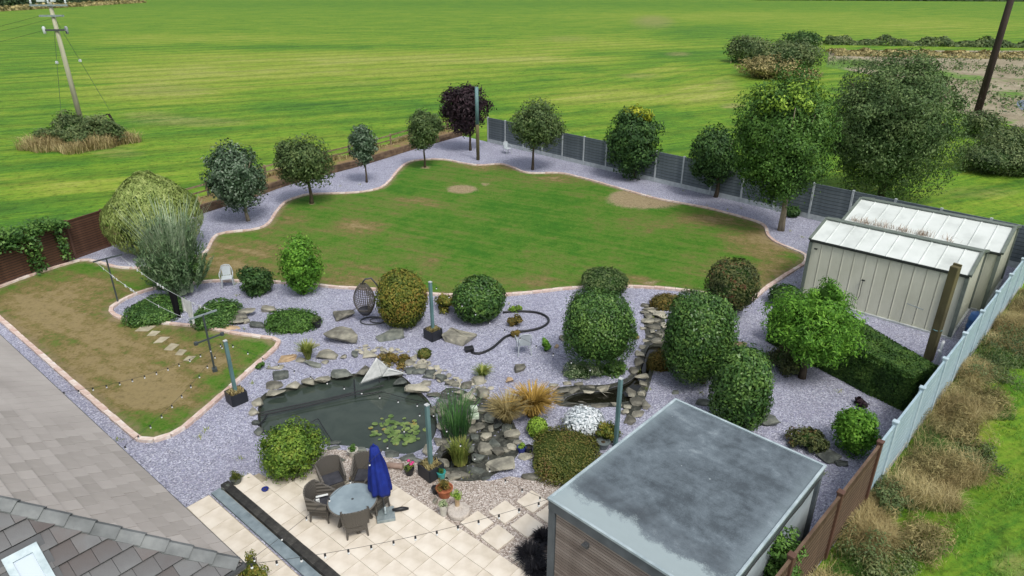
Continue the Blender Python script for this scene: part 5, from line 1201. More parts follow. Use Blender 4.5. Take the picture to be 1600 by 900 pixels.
base = np.array([(-.5, -.3, 0), (.45, -.35, 0), (.55, .25, 0), (-.35, .4, 0), (-.3, -.15, .32), (.3, -.2, .28), (.3, .12, .36), (-.2, .25, .3)])
ca, sa = np.cos(a)[:, None], np.sin(a)[:, None]; bx = base[None, :, 0]*(.7+.6*r_.uniform(size=(n, 1))); by = base[None, :, 1]
V = np.stack([(bx*ca-by*sa)*L[:, None]+q[:, :1], (bx*sa+by*ca)*L[:, None]+q[:, 1:], base[None, :, 2]*L[:, None]*(.6+.6*r_.uniform(size=(n, 8)))], axis=2).reshape(-1, 3)
Fq = np.array([(4, 5, 6, 7), (0, 1, 5, 4), (1, 2, 6, 5), (2, 3, 7, 6), (3, 0, 4, 7)]); K = (np.arange(n)[:, None, None]*8+Fq[None]).reshape(-1, 4)
tag(link_mesh('slate_stones', np_mesh('slate_stones', V, K, 4), M['slate_stone']), 'larger loose slates lying on the chippings', 'slates', kind='stuff')
m = 240; q = np.c_[r_.uniform(-14, 16, m), r_.uniform(14, 44, m)]; k = inside(q, garden) & ~inside(q, lawn) & ~inside(q, pond) & ~inside(q, pool) & ~inside(q, terr); q = q[k]; k2 = to_uv; q = np.repeat(q, 9, axis=0); q = q+r_.normal(0, .06, q.shape); m = len(q)
V, K = blades(r_, np.c_[q, np.full(m, -.01)], r_.uniform(.04, .16, m), r_.uniform(.3, 1.2, m), r_.uniform(.012, .03, m)); tag(link_mesh('stray_weeds', np_mesh('stray_weeds', V, K, 4), L_['tuft']), 'tiny stray weeds coming up through the chippings', 'weeds', kind='stuff')

# ---- dead weeds in the valley between the sheds
r_ = rng_(); n = 260; a_ = r_.choice([.5, .9, 1.5, 1.8, 2.3, 2.5, 3.1, 3.3, 4.2], n)+r_.normal(0, .14, n); vp = P2(0, 0, 2.6)
dw = thing('dead_weeds', 'thin brown dead weeds growing in the valley between the shed roofs', 'weeds', (vp.x, vp.y, 2.6)); u2_ = np.array(u1); v2_ = np.array(v1)
C = np.outer(a_, u2_)+np.outer(r_.uniform(-.05, .25, n), v2_); C[:, 2] = .06
V, K = blades(r_, C, r_.uniform(.08, .42, n), r_.uniform(.2, 1.1, n), r_.uniform(.012, .025, n)); L_['deadstalk'] = mat_leaf('dead_stalk', (.22, .17, .12), (.36, .28, .21), (.48, .40, .33))
link_mesh('stalks', np_mesh('stalks', V, K, 4), L_['deadstalk'], dw)
# ================================================================== ROCKS
def rock_mesh(name, seed, sx, sy, sz, flat=.0, mat=None):
    """an angular split boulder: hull of scattered corners, faces broken up once"""
    r_ = np.random.default_rng(seed); n = 13
    D = unit(r_, n); D = np.sign(D)*np.abs(D)**.62; D *= r_.uniform(.82, 1.0, (n, 1)); D[:, 2] = np.clip(D[:, 2]*1.5, -1, 1)
    bm = bmesh.new()
    for d in D: bm.verts.new((d[0]*sx/2, d[1]*sy/2, d[2]*sz/2))
    bmesh.ops.convex_hull(bm, input=bm.verts[:])
    for v in [v for v in bm.verts if not v.link_faces]: bm.verts.remove(v)
    bmesh.ops.bevel(bm, geom=bm.edges[:]+bm.verts[:], offset=min(sx, sy, sz)*.07, segments=1, affect='EDGES')
    for v in bm.verts: v.co += Vector(r_.normal(0, .018, 3))*min(sx, sy)
    me = bpy.data.meshes.new(name); bm.to_mesh(me); bm.free(); me.materials.append(mat or M['rock']); return me
RS = [500]
def rock_at(name, px, py, w, h, parent=None, label=None, mat=None, rz=None, zscale=None, cat='rock', z0=0.0):
    """a stone whose outline is centred at px, py and spans w by h photo pixels"""
    RS[0] += 1; p = at(px, py, z0+.08); q = ppm(p); sx = w/q
    v = math.atan2(CAM_H, math.hypot(p.x, p.y)); sv = math.sin(v); cv = math.cos(v)
    hh = h/q; fl = zscale or .30
    sy = min(hh/(sv+fl*cv)*1.05, sx*1.6); sz = max(sy*fl, .07)
    me = rock_mesh(name, RS[0], sx, sy, sz, mat=mat); rr = random.Random(RS[0])
    root = parent; off = Vector((0, 0, 0))
    while root is not None: off = root.location; root = root.parent
    o = link_mesh(name, me, None, parent, tuple(Vector((p.x, p.y, z0+sz*.34))-off), (rr.uniform(-.05, .05), rr.uniform(-.05, .05), rz if rz is not None else rr.uniform(-.35, .35)))
    if label: tag(o, label, cat)
    return o
RK = M['rock']; RD = M['rock_dark']; RW = M['rock_warm']
for px, py, w, h, lb, mt, zs in [
    (537, 529, 64, 34, 'large pale boulder with a shaded front face above the pond', RK, .55), (609, 521, 54, 30, 'flat dark green grey rock below the egg chair', RD, .2),
    (719, 528, 60, 34, 'broad flat grey boulder between planter and hose', RK, .35), (537, 493, 40, 26, 'pale flat boulder left of the egg chair', RK, .3),
    (421, 483, 30, 14, 'small pale broken boulder right of the stone steps', RK, .4), (402, 508, 32, 16, 'dull dark rock at the left end of the leafy ground cover', RD, .5),
    (812, 575, 26, 18, 'flat pale stone lying alone on gravel below the white chair', RK, .3), (796, 594, 17, 13, 'small orange tinted block above the orange grass', RW, .9),
    (870, 540, 10, 8, 'small brown stone left of the drum shrub', RW, .8), (882, 527, 18, 14, 'pale stone half hidden behind the drum shrub', RK, .4),
    (1155, 537, 28, 12, 'flat tan stone behind the leafy clipped shrub', RW, .3), (1102, 627, 40, 14, 'dark flat stone above the garden room roof edge', RD, .3), (1056, 611, 16, 8, 'small dark stone on gravel above the roof corner', RD, .5),
    (1202, 656, 40, 26, 'grey rock right of the leafy clipped shrub', RD, .4), (1298, 712, 44, 26, 'large grey flat rock near the right corner of the roof', RD, .3), (1316, 722, 26, 12, 'thin dark rock beyond the roof corner', RD, .4),
    (448, 557, 36, 17, 'pinkish flat paving fragment beside the lower lawn tip', RW, .15), (485, 540, 30, 16, 'pale flat stone half buried behind the yellow tuft', RK, .15), (430, 572, 34, 12, 'pale stone among gravel left of the pond rim', RK, .3),
    (784, 729, 54, 34, 'largest flat boulder below the cascade beside the shingle', RK, .3), (831, 742, 38, 17, 'pale oblong stone at the foot of the brown heather', RK, .4), (826, 710, 38, 15, 'flat stone carrying the small blue pot', RK, .25),
    (535, 716, 12, 10, 'small dark stone standing in the shingle', RD, .8), (678, 781, 14, 13, 'rounded grey stone beside the terracotta bowl', RK, .8), (357, 762, 26, 18, 'mossy boulder at the top end of the step wall', RD, .7),
    (548, 745, 8, 6, 'tiny brown stone near the back of the patio', RW, .5), (527, 741, 14, 7, 'dark sliver of stone behind the wicker chairs', RD, .5)]:
    rock_at('rock', px, py, w, h, None, lb, mt, zscale=zs)
# stone rims: each stone a part of its rim
rim = thing('stone_edging', 'rim of flat grey stones set round the big pond', 'stone rim', tuple(at(540, 640)))
for px, py, w, h in [(431, 600, 36, 16), (430, 612, 34, 13), (458, 600, 28, 14), (481, 595, 24, 16), (503, 590, 30, 14), (533, 583, 38, 20), (565, 577, 30, 18), (438, 585, 32, 20), (513, 554, 42, 20), (488, 568, 38, 12), (508, 564, 16, 9), (536, 555, 14, 10), (552, 552, 20, 14), (579, 554, 32, 18), (470, 561, 20, 10), (600, 568, 26, 14), (652, 606, 44, 30), (626, 595, 28, 15), (664, 598, 26, 14), (678, 617, 26, 16), (690, 630, 26, 20), (676, 640, 22, 20), (691, 640, 24, 26), (640, 578, 24, 16), (655, 578, 26, 16), (668, 586, 22, 16), (404, 627, 20, 18), (398, 641, 18, 18), (399, 657, 18, 20), (404, 673, 18, 18), (413, 690, 20, 14), (690, 665, 20, 22), (688, 688, 24, 22), (668, 702, 18, 24), (637, 713, 34, 14), (612, 708, 30, 15), (585, 704, 28, 12), (560, 700, 30, 12), (522, 690, 26, 9), (521, 697, 24, 8), (495, 700, 26, 10), (652, 716, 20, 12), (620, 582, 24, 12)]:
    rock_at('stone', px, py, w, h, rim, None, RD if (px*7+py) % 3 == 0 else RK, zscale=.3)
rk = random.Random(3)
b = MB()
for k in range(130):                                                # loose cobbles behind the rim
    t = rk.random(); a, c = ((640, 560), (700, 596)) if k < 70 else ((560, 548), (632, 556))
    if k > 105: a, c = (700, 596), (760, 604)
    p = at(a[0]+(c[0]-a[0])*t+rk.uniform(-8, 12), a[1]+(c[1]-a[1])*t+rk.uniform(-8, 8)); s = rk.uniform(.05, .11)
    m = Matrix.Rotation(rk.uniform(0, 6), 3, 'Z')@Matrix.Rotation(rk.uniform(-.4, .4), 3, 'X')
    pr = [(0, 0, s*.5)]+[(s*math.cos(q*PI/3)*1.2, s*math.sin(q*PI/3), rk.uniform(-.1, .25)*s) for q in range(6)]+[(0, 0, -s*.4)]
    b.add([m@Vector(v)+p+UP*.03 for v in pr], [(0, 1+q, 1+(q+1) % 6) for q in range(6)]+[(7, 1+(q+1) % 6, 1+q) for q in range(6)])
o = b.build('cobbles', RK); tag(o, 'small loose cobbles strewn along the back of the pond rim', 'cobbles', kind='stuff')
wallr = thing('rock_wall', 'winding low stone wall between pond rim and gravel slope', 'stone wall', tuple(at(690, 588)))
for px, py, w, h in [(640, 566, 24, 14), (658, 573, 26, 16), (672, 582, 22, 14), (687, 590, 26, 18), (703, 597, 22, 14), (712, 600, 18, 10), (730, 601, 26, 18), (748, 594, 24, 20), (733, 620, 26, 22), (754, 615, 26, 26), (716, 612, 20, 12), (722, 627, 18, 14), (740, 609, 18, 10)]:
    rock_at('stone', px, py, w, h, wallr, None, RD if px % 3 == 0 else RK, zscale=.55)
casc = thing('cascade_rocks', 'tumbled dark rocks of the cascade beside the reeds', 'rockery', tuple(at(755, 670)))
for px, py, w, h in [(752, 640, 28, 14), (767, 652, 28, 30), (800, 680, 30, 22), (772, 693, 28, 24), (758, 702, 28, 26), (776, 704, 28, 20), (747, 716, 26, 22), (722, 740, 46, 17), (742, 733, 34, 16), (708, 744, 34, 15), (692, 722, 30, 16), (741, 684, 18, 22), (793, 668, 22, 16), (781, 668, 24, 20), (750, 668, 20, 18), (760, 682, 22, 18), (733, 700, 18, 16), (735, 655, 22, 18), (766, 633, 20, 12), (700, 700, 26, 20), (790, 700, 22, 16), (738, 670, 18, 16), (768, 668, 16, 14), (800, 698, 20, 14), (808, 690, 18, 12), (757, 655, 14, 12), (760, 745, 20, 9), (696, 740, 22, 14)]:
    rock_at('rock', px, py, w, h, casc, None, RD if (px+py) % 2 else RK, zscale=.55)
prim = thing('stone_edging', 'stones edging the narrow dark pool by the drum shrub', 'stone rim', tuple(at(930, 620)))
for px, py, w, h in [(874, 610, 34, 15), (896, 607, 24, 18), (865, 600, 18, 9), (887, 597, 18, 8), (904, 598, 18, 9), (944, 605, 26, 16), (920, 610, 22, 7), (871, 621, 28, 15), (888, 630, 30, 6), (936, 632, 32, 8), (915, 633, 26, 6), (963, 630, 22, 9), (910, 627, 16, 6), (988, 613, 20, 20), (996, 627, 28, 20), (980, 634, 16, 12), (1011, 632, 20, 22), (976, 642, 18, 14), (998, 646, 26, 14), (985, 656, 24, 18), (1003, 612, 16, 12), (855, 607, 18, 10), (850, 620, 22, 12), (924, 602, 20, 8), (1006, 598, 18, 12)]:
    rock_at('stone', px, py, w, h, prim, None, RK, zscale=.4)
strm = thing('stream_stones', 'pale stones stepping down the little dark stream', 'stream stones', tuple(at(1015, 530)))
for px, py, w, h in [(1031, 492, 30, 16), (1015, 492, 20, 12), (1012, 501, 24, 12), (1021, 509, 26, 10), (1031, 521, 18, 14), (1020, 517, 11, 10), (1027, 531, 32, 11), (1008, 476, 18, 9), (1013, 480, 24, 9), (1005, 541, 14, 9), (1000, 552, 18, 13), (997, 565, 20, 18), (1002, 586, 26, 11), (1007, 487, 18, 9), (1024, 500, 20, 10), (1006, 511, 14, 8), (1038, 507, 18, 10), (1016, 523, 14, 8), (1018, 484, 18, 8), (990, 578, 18, 14), (1010, 530, 12, 8), (1028, 480, 18, 9), (1040, 520, 16, 9)]:
    rock_at('stone', px, py, w, h, strm, None, RK, zscale=.35)
steps = thing('stone_steps', 'flat sandstone steps rising from the kerb right of the ivy', 'steps', tuple(at(370, 500)))
for k, (px, py, w, h) in enumerate([(359, 510, 40, 12), (369, 501, 36, 12), (376, 493, 34, 12), (385, 485, 34, 11)]):
    rock_at('step', px, py, w, h, steps, None, RW if k == 0 else RK, rz=.1, zscale=.3, z0=.05*k)
for px, py, w, h in [(386, 502, 12, 12), (396, 508, 14, 10)]: rock_at('stone', px, py, w, h, steps, None, RK, zscale=.6)

# ---- lily pads
lp_ = thing('water_lily', 'yellow green water lily leaves floating in the near right of the pond', 'water lily', tuple(at(620, 672, -.12))); rk = random.Random(6)
padm = []
for q in range(3):
    n_ = 12; vs = [(0, 0, 0)]+[(math.cos(a), math.sin(a), .04*math.sin(a*3+q)) for a in np.linspace(.18, 2*PI-.18, n_)]
    me = bpy.data.meshes.new('lily_pad'); me.from_pydata(vs, [], [(0, i, i+1) for i in range(1, n_)]); me.materials.append(L_['pad']); padm.append(me)
pads = 0
while pads < 88:
    px, py = rk.gauss(624, 26), rk.gauss(672, 14)
    if ((px-622)/44)**2+((py-672)/24)**2 > 1.0 or px > 668: continue
    p = at(px, py, -.105); s = rk.uniform(.05, .105)
    o = link_mesh('lily_pad', padm[rk.randrange(3)], None, lp_, tuple(p-lp_.location+UP*rk.uniform(0, .02)), (rk.uniform(-.12, .12), rk.uniform(-.12, .12), rk.uniform(0, 6.28))); o.scale = (s, s, s); pads += 1

# ================================================================== POSTS, LINES AND LIGHTS
M['post_green'] = mat_var('blue_green_post', [(.3, '#4f6f70'), (.7, '#6d8c8c')], 5, .6, .25, 30, .004, stretch=(1, 1, .2))
M['pole_wood'] = mat_var('pale_pole', [(.3, '#8f8d76'), (.7, '#b9b79f')], 3, .85, .3, 30, .01, stretch=(1, 1, .12))
M['pole_dark'] = mat_var('creosoted_pole', [(.3, '#2a2220'), (.7, '#453a36')], 3, .85, .3, 30, .01, stretch=(1, 1, .12))
M['post_moss'] = mat_var('mossy_post', [(.3, '#4a4630'), (.55, '#625c40'), (.8, '#70603f')], 2.5, .85, .3, 30, .01, stretch=(1, 1, .3))
M['insul'] = plain('insulator', (.62, .66, .68), .25, .5)
M['planter'] = plain('planter_box', (.022, .025, .032), .5)
def post_in_planter(label, base, top, lab2, rz=.78, plant='scrubtan'):
    p = at(*base); h = top_z(base, top)
    t = thing('light_post', label, 'post', tuple(p), rz); b = MB(); b.box((0, 0, h/2+.03), (.105, .105, h-.06)); b.build('shaft', M['post_green'], t, bevel=.008)
    b = MB(); b.box((0, 0, h+.012), (.115, .115, .025)); b.build('cap', M['concrete'], t, bevel=.005)
    t2 = thing('planter', lab2, 'planter', tuple(p), rz); b = MB(); hw = .25
    for sx, sy, lx, ly in ((hw, 0, .03, .5), (-hw, 0, .03, .5), (0, hw, .47, .03), (0, -hw, .47, .03)): b.box((sx, sy, .20), (lx, ly, .40))
    b.box((0, 0, .02), (.46, .46, .03)); tag(b.build('box', M['planter'], t2), kind=None)
    b = MB(); b.box((0, 0, .345), (.46, .46, .03)); b.build('soil', M['soil'], t2)
    r_ = rng_(); n = 220; C = np.c_[r_.uniform(-.2, .2, n), r_.uniform(-.2, .2, n), np.full(n, .34)]; V, K = blades(r_, C, r_.uniform(.06, .22, n), r_.uniform(.2, 1, n), r_.uniform(.012, .03, n)); link_mesh('plants', np_mesh('plants', V, K, 4), L_[plant], t2)
    return Vector((p.x, p.y, h))
K1 = post_in_planter('blue green square post in a planter beside the lower lawn', (371, 627), 533, 'black planter box holding the post beside the lower lawn', plant='tan')
K2 = post_in_planter('blue green square post in a planter right of the golden egg shrub', (677, 528), 441, 'black planter box right of the golden egg shrub')
K3 = post_in_planter('blue green square post in a planter at the near pond edge', (674, 742), 633, 'dark planter box near the terracotta pot, holding a post')
h4 = 2.35; k4 = at(970, 592, h4)
t = thing('light_post', 'blue green square post rising beside the garden room roof', 'post', (k4.x, k4.y, 0), .78); b = MB(); b.box((0, 0, h4/2), (.105, .105, h4)); b.build('shaft', M['post_green'], t, bevel=.008); b = MB(); b.box((0, 0, h4+.012), (.115, .115, .025)); b.build('cap', M['concrete'], t, bevel=.005)
K4 = Vector((k4.x, k4.y, h4))
p = at(747, 250); h = top_z((747, 250), 136); t = thing('pole', 'tall two tone green pole in front of the purple tree', 'pole', tuple(p)); b = MB(); b.tube([(0, 0, 0), (0, 0, h*.5)], .13, 10); b.build('lower_shaft', M['post_moss'], t, smooth=True); b = MB(); b.tube([(0, 0, h*.5), (0, 0, h)], .135, 10); b.build('upper_shaft', M['post_green'], t, smooth=True)
p = at(1450, 562); h = top_z((1450, 562), 416); t = thing('pole', 'thick mossy brown timber post standing before the cream shed', 'post', tuple(p), .6)
b = MB(); b.box((0, 0, h/2), (.27, .27, h)); b.build('shaft', M['post_moss'], t, bevel=.02); b = MB(); b.box((.09, 0, h+.03), (.08, .26, .07)); b.build('tenon', M['post_moss'], t); b = MB(); b.tube([(.15*math.cos(a)*1.05, .15*math.sin(a)*1.05, 1.25) for a in np.linspace(0, 2*PI, 9)], .02, 5); b.build('tie', M['post_green'], t)
# utility poles
p = at(133, 213); h = top_z((133, 213), 3); up_ = thing('utility_pole', 'pale timber power pole with three crossarms standing in the bramble mound', 'power pole', tuple(p))
b = MB(); b.tube([(0, 0, 0), (0, 0, h*.5), (0, 0, h)], [.23, .19, .15], 12); b.build('shaft', M['pole_wood'], up_, smooth=True)
pm = ppm(Vector((p.x, p.y, h)))
for zz, wl_, mt in ((h-.25, 2.9, M['galv']), (h-1.05, 1.9, M['galv']), (h-2.15, 1.9, M['dark_steel'])):
    b = MB(); b.box((0, -.2, zz), (wl_, .12, .14), .12); b.build('crossarm', mt, up_)
    for s in (-.46, 0 if zz > h-.5 else .46, .46):
        if zz > h-.5: cz = [(0, zz+.07), (.07, zz+.14), (.09, zz+.22), (.05, zz+.26), (.09, zz+.32), (.04, zz+.42)]
        elif zz > h-1.5: continue
        else: cz = [(.05, zz-.32), (.12, zz-.26), (.12, zz-.05), (.13, zz+.05), (.13, zz+.2), (.06, zz+.3)]
        b = MB(); b.lathe(cz, 10, (s*wl_*math.cos(.12), -.2+s*wl_*math.sin(.12), 0)); b.build('insulator', M['insul'], up_, smooth=True)
b = MB(); b.box((-.55, -.2, h+.15), (.6, .25, .3), .12); b.build('switch', M['insul'], up_, bevel=.03)
b = MB(); b.box((.45, -.2, h+.15), (.35, .25, .3), .12); b.build('switch', M['insul'], up_, bevel=.03)
for q, hz_, nm in ((at(98, 188), h-1.0, 'stay'), (at(172, 178), h-1.0, 'stay')):
    a = Vector((0, 0, hz_)); e = Vector((q.x-p.x, q.y-p.y, .5)); b = MB(); b.tube([a, e], .02, 5); s = b.build('stay_wire', M['galv'], up_); c = a.lerp(e, .43)
    b = MB(); b.lathe([(.05, -.14), (.13, -.08), (.13, .08), (.05, .14)], 8, tuple(c)); b.build('stay_insulator', M['insul'], s)
for zz, dx in ((h-1.05, -.9), (h-1.05, .9), (h-2.15, -.85)):
    b = MB(); pts = [Vector((dx, -.2, zz))+Vector((-38*s, -10*s, -2.4*4*s*(1-s)-.8*s)) for s in np.linspace(0, 1, 12)]; b.tube(pts, .010, 4); b.build('wire', M['cable'], up_)
for px, py, tp, lean, lb in ((98, 196, 180, 0, 'short dark stake left of the leaning power pole'), (178, 192, 178, .35, 'short leaning dark stake right of the power pole')):
    q = at(px, py); hh = top_z((px, py), tp); t = thing('stake', lb, 'stake', tuple(q)); b = MB(); b.beam((0, 0, 0), (-lean*hh, 0, hh), .16, .16, (0, 1, 0)); b.build('stake_shaft', M['pole_dark'], t)
    if lean: b = MB(); b.beam((-lean*hh-.1, 0, hh*.98), (-lean*hh-1.3, 0, hh*.45), .1, .1, (0, 1, 0)); b.build('brace', M['pole_dark'], t)
p = at(1527, 176); t = thing('utility_pole', 'tall dark creosoted pole cut by the top right frame edge', 'power pole', tuple(p)); b = MB(); b.tube([(0, 0, 0), (.1, 0, 8), (.2, 0, 16)], [.36, .32, .28], 12); b.build('shaft', M['pole_dark'], t, smooth=True); b = MB(); b.box((.2, -.3, 15.2), (2.4, .14, .16)); b.build('crossarm', M['pole_dark'], t)
# ---- washing line
M['line_post'] = plain('line_post', (.055, .07, .072), .5)
def rail_dir(a, b, z): d = at(*b, z)-at(*a, z); d.z = 0; return d.normalized()
d1 = Vector((math.cos(R(48)), math.sin(R(48)), 0))
pA = at(185, 474); hA = top_z((185, 474), 404); pB = at(336, 580); hB = top_z((336, 580), 492)
wA_ = thing('washing_post', 'thin dark steel T shaped washing post at the lawn kerb', 'washing post', tuple(pA)); b = MB(); b.tube([(0, 0, 0), (0, 0, hA)], .032, 8); b.build('shaft', M['line_post'], wA_); b = MB(); b.beam(-d1*.50+UP*hA, d1*.62+UP*hA, .06, .05); b.build('crossbar', M['line_post'], wA_)
wB_ = thing('washing_post', 'washing post with two crossbars near the blue green post', 'washing post', tuple(pB)); b = MB(); b.tube([(0, 0, 0), (0, 0, hB)], .034, 8); b.build('shaft', M['line_post'], wB_); b = MB(); b.beam(-d1*.48+UP*hB, d1*.48+UP*hB, .05, .05); b.build('crossbar', M['galv'], wB_)
zl = hB*.58; b = MB(); b.beam(-d1*.42+UP*zl, d1*.5+UP*zl, .04, .05); b.build('lower_crossbar', M['line_post'], wB_)
for s in (-.42, .5): b = MB(); b.lathe([(.03, -.07), (.07, -.05), (.07, .05), (.03, .07)], 8, tuple(d1*s+UP*zl)); b.build('reel', M['line_post'], wB_)
b = MB(); b.box((0, 0, .06), (.16, .22, .14), .5); b.build('socket', M['line_post'], wB_)
M['cord'] = plain('line_cord', (.55, .58, .58), .6)
wl_ = thing('washing_line', 'pair of white washing lines with pegs between the two washing posts', 'washing line', tuple(pA))
lines = []
pegm = MB().box((0, 0, -.02), (.022, .03, .10)).mesh('peg'); pegm.materials.append(M['white_plastic'])
rk = random.Random(9)
for s0, s1 in ((-.40, -.42), (.52, .42)):
    a = pA+d1*s0+UP*(hA-.03); e = pB+d1*s1+UP*(hB-.03); L = lambda t, a=a, e=e: a.lerp(e, t)-UP*(.30*4*t*(1-t))
    b = MB(); b.tube([L(t) for t in np.linspace(0, 1, 24)], .007, 5); b.build('line', M['cord'], wl_, world=True); lines.append(L)
    for k in range(14):
        t = rk.choice([rk.uniform(.06, .45), rk.uniform(.4, .98)]); q = L(t)
        link_mesh('peg', pegm, None, wl_, tuple(q-wl_.location), (rk.uniform(-.2, .2), 0, rk.uniform(0, 3)))
M['cloth_black'] = plain('black_cloth', (.012, .012, .016), .9, .1); M['cloth_white'] = mat_var('white_cloth', [(.3, '#c9cdcb'), (.7, '#e6e8e6')], 6, .9, .3, 25, .01, .1)
def garment(name, label, L, t0, t1, drop, mat, seed, skew=0.0):
    r_ = random.Random(seed); n, m_ = 12, 10; vs = []; a = L((t0+t1)/2); d = (L(t1)-L(t0)).normalized(); q = Vector((-d.y, d.x, 0)); ln = thing(name, label, 'garment', tuple(a))
    for side in (-1, 1):
        for j in range(m_):
            for i in range(n):
                s, z = i/(n-1), j/(m_-1); p = L(t0+(t1-t0)*(.5+(s-.5)*(1-.15*z))); w = .03*math.sin(s*11+seed)+.015*math.sin(s*23)
                vs.append(p+q*(side*(.012+.02*z)+w*z+.04*z*math.sin(s*5))-UP*(drop*z*(1-skew*s))-a)
    N = n*m_; fs = []
    for o_ in (0, N): fs += [(o_+j*n+i, o_+j*n+i+1, o_+(j+1)*n+i+1, o_+(j+1)*n+i) for j in range(m_-1) for i in range(n-1)]
    fs += [(j*n, (j+1)*n, N+(j+1)*n, N+j*n) for j in range(m_-1)]+[(j*n+n-1, (j+1)*n+n-1, N+(j+1)*n+n-1, N+j*n+n-1) for j in range(m_-1)]
    link_mesh('cloth', MB().add(vs, fs).mesh('cloth', smooth=True), mat, ln); return ln
def tpar(L, px):                                                    # where along a line a photo column lies
    return min(np.linspace(0, 1, 200), key=lambda t: abs(800+FPX*L(t).x/depth(L(t))-px))
Lb = lines[1]
garment('trousers', 'black garment hanging from the washing line left of the white one', Lb, tpar(Lb, 263), tpar(Lb, 276), .95, M['cloth_black'], 2)
garment('white_towel', 'white garment draped from the washing line nearest the crossbar', Lb, tpar(Lb, 283), tpar(Lb, 299), .5, M['cloth_white'], 5, -.75)
# ---- festoon lights
sock = MB(); sock.lathe([(.022, -.005), (.03, -.03), (.03, -.085), (.02, -.09)], 8); sockm = sock.mesh('lamp_holder', smooth=True); sockm.materials.append(M['black_plastic'])
bl = MB(); bl.lathe([(.014, -.088), (.03, -.105), (.036, -.13), (.028, -.155), (.008, -.168)], 8); blm = bl.mesh('bulb', smooth=True); blm.materials.append(M['bulb'])
def festoon(label, a, e, n, sag, sc=.62):
    a, e = Vector(a), Vector(e); f = thing('string_lights', label, 'string lights', tuple(a)); L = lambda t: a.lerp(e, t)-UP*(sag*4*t*(1-t))
    b = MB(); b.tube([L(t) for t in np.linspace(0, 1, 26)], .0042, 5); cb = b.build('cable', M['cable'], f, world=True)
    for k in range(n):
        t = (k+.5)/n; q = L(t)-a; h = link_mesh('lamp_holder', sockm, None, f, tuple(q)); h.scale = (sc, sc, sc); link_mesh('bulb', blm, None, h)
festoon('festoon cable crossing the patio from the house corner to the garden room', HC-UP*.02, rp(.02, .02, RZ-.03), 14, .22, .75)
festoon('festoon cable from the house corner to the pond edge post', HC-UP*.1, K3, 9, .20)
festoon('festoon cable over the pond between the lawn post and the pond edge post', K1, K3, 12, .28)
festoon('festoon cable from the house eave to the lawn post, lower of two', HC+e1*5.2-UP*.02, K1, 11, .22)
festoon('festoon cable from the far house eave across the brown lawn', HC+e1*9.0-UP*.02, K1, 14, .30)
festoon('festoon cable from the egg shrub post to the garden room post', K2, K4, 12, .35)
festoon('festoon cable looping over the stepping slabs to the room corner', K3, rp(.02, .05, RZ-.08), 8, .45)

# ================================================================== FURNITURE
def mat_wicker(name, a, b_):
    t = NT(name); v = t.coord('Object'); w1 = t.node('TexWave', wave_type='BANDS', bands_direction='Z'); w1.inputs['Scale'].default_value = 30; w2 = t.node('TexWave', wave_type='BANDS', bands_direction='X'); w2.inputs['Scale'].default_value = 24
    t.l(v, w1.inputs['Vector']); t.l(v, w2.inputs['Vector']); f = t.math('MULTIPLY', w1.outputs['Fac'], w2.outputs['Fac']); col = t.ramp(f, [(.1, a), (.7, b_)]); t.bump(f, .7, .01); return t.done(col, .6, .35)
M['wicker'] = mat_wicker('grey_wicker', '#45423d', '#8d877d'); M['wicker_dark'] = mat_wicker('dark_wicker', '#22221f', '#5a5751')
M['cushion'] = mat_var('dark_cushion', [(.3, '#33343a'), (.7, '#4b4c52')], 5, .9, .3, 60, .004, .1)
def wicker_chair(label, px, py, face):
    p = at(px, py); t = thing('wicker_chair', label, 'chair', (p.x, p.y, .055), face, 'wicker chairs round the patio table')
    # seat looks towards +Y
    b = MB(); b.box((0, .0, .30), (.52, .50, .22)); b.build('seat', M['wicker'], t, bevel=.03)
    b = MB(); b.box((0, .02, .435), (.48, .46, .05)); b.build('cushion', M['cushion'], t, bevel=.02)
    b = MB(); vs = []; n = 13
    for i in range(n):                                              # wrap-round back, highest in the middle
        a = -PI*.5+(i/(n-1)-.5)*PI*.72; x, y = .33*math.sin((i/(n-1)-.5)*PI*.86), -.26+.10*(1-math.cos((i/(n-1)-.5)*PI*.86)); k = abs(i/(n-1)-.5)*2
        top = .92-.05*k; vs += [(x*.9, y, .40), (x, y-.09*(1-.4*k), top), (x, y-.09*(1-.4*k)-.035, top), (x*.9, y-.035, .40)]
    fs = [(4*i+q, 4*(i+1)+q, 4*(i+1)+(q+1) % 4, 4*i+(q+1) % 4) for i in range(n-1) for q in range(4)]+[(0, 1, 2, 3), (4*n-1, 4*n-2, 4*n-3, 4*n-4)]
    me = b.add(vs, fs).mesh('backrest'); bm = bmesh.new(); bm.from_mesh(me); bmesh.ops.recalc_face_normals(bm, faces=bm.faces); bm.to_mesh(me); bm.free(); link_mesh('backrest', me, M['wicker'], t)
    for s in (-1, 1):
        b = MB(); b.add([(s*.25, -.25, .40), (s*.25, .24, .40), (s*.265, .26, .62), (s*.31, -.24, .84), (s*.31, -.25, .40), (s*.31, .24, .40), (s*.325, .26, .62), (s*.35, -.26, .84)], [(0, 1, 2, 3), (7, 6, 5, 4), (0, 4, 5, 1), (1, 5, 6, 2), (2, 6, 7, 3), (3, 7, 4, 0)])
        me = b.mesh('arm'); bm = bmesh.new(); bm.from_mesh(me); bmesh.ops.recalc_face_normals(bm, faces=bm.faces); bm.to_mesh(me); bm.free(); link_mesh('arm', me, M['wicker'], t)
        for y in (-.22, .21): b = MB(); b.tube([(s*.23, y, .22), (s*.25, y*1.1, 0)], [.032, .022], 6); b.build('leg', M['wicker'], t)
    return t
tc = at(551, 781, .78); PZ = .055
tb = thing('patio_table', 'round grey blue topped wicker table on the patio', 'table', (tc.x, tc.y, PZ))
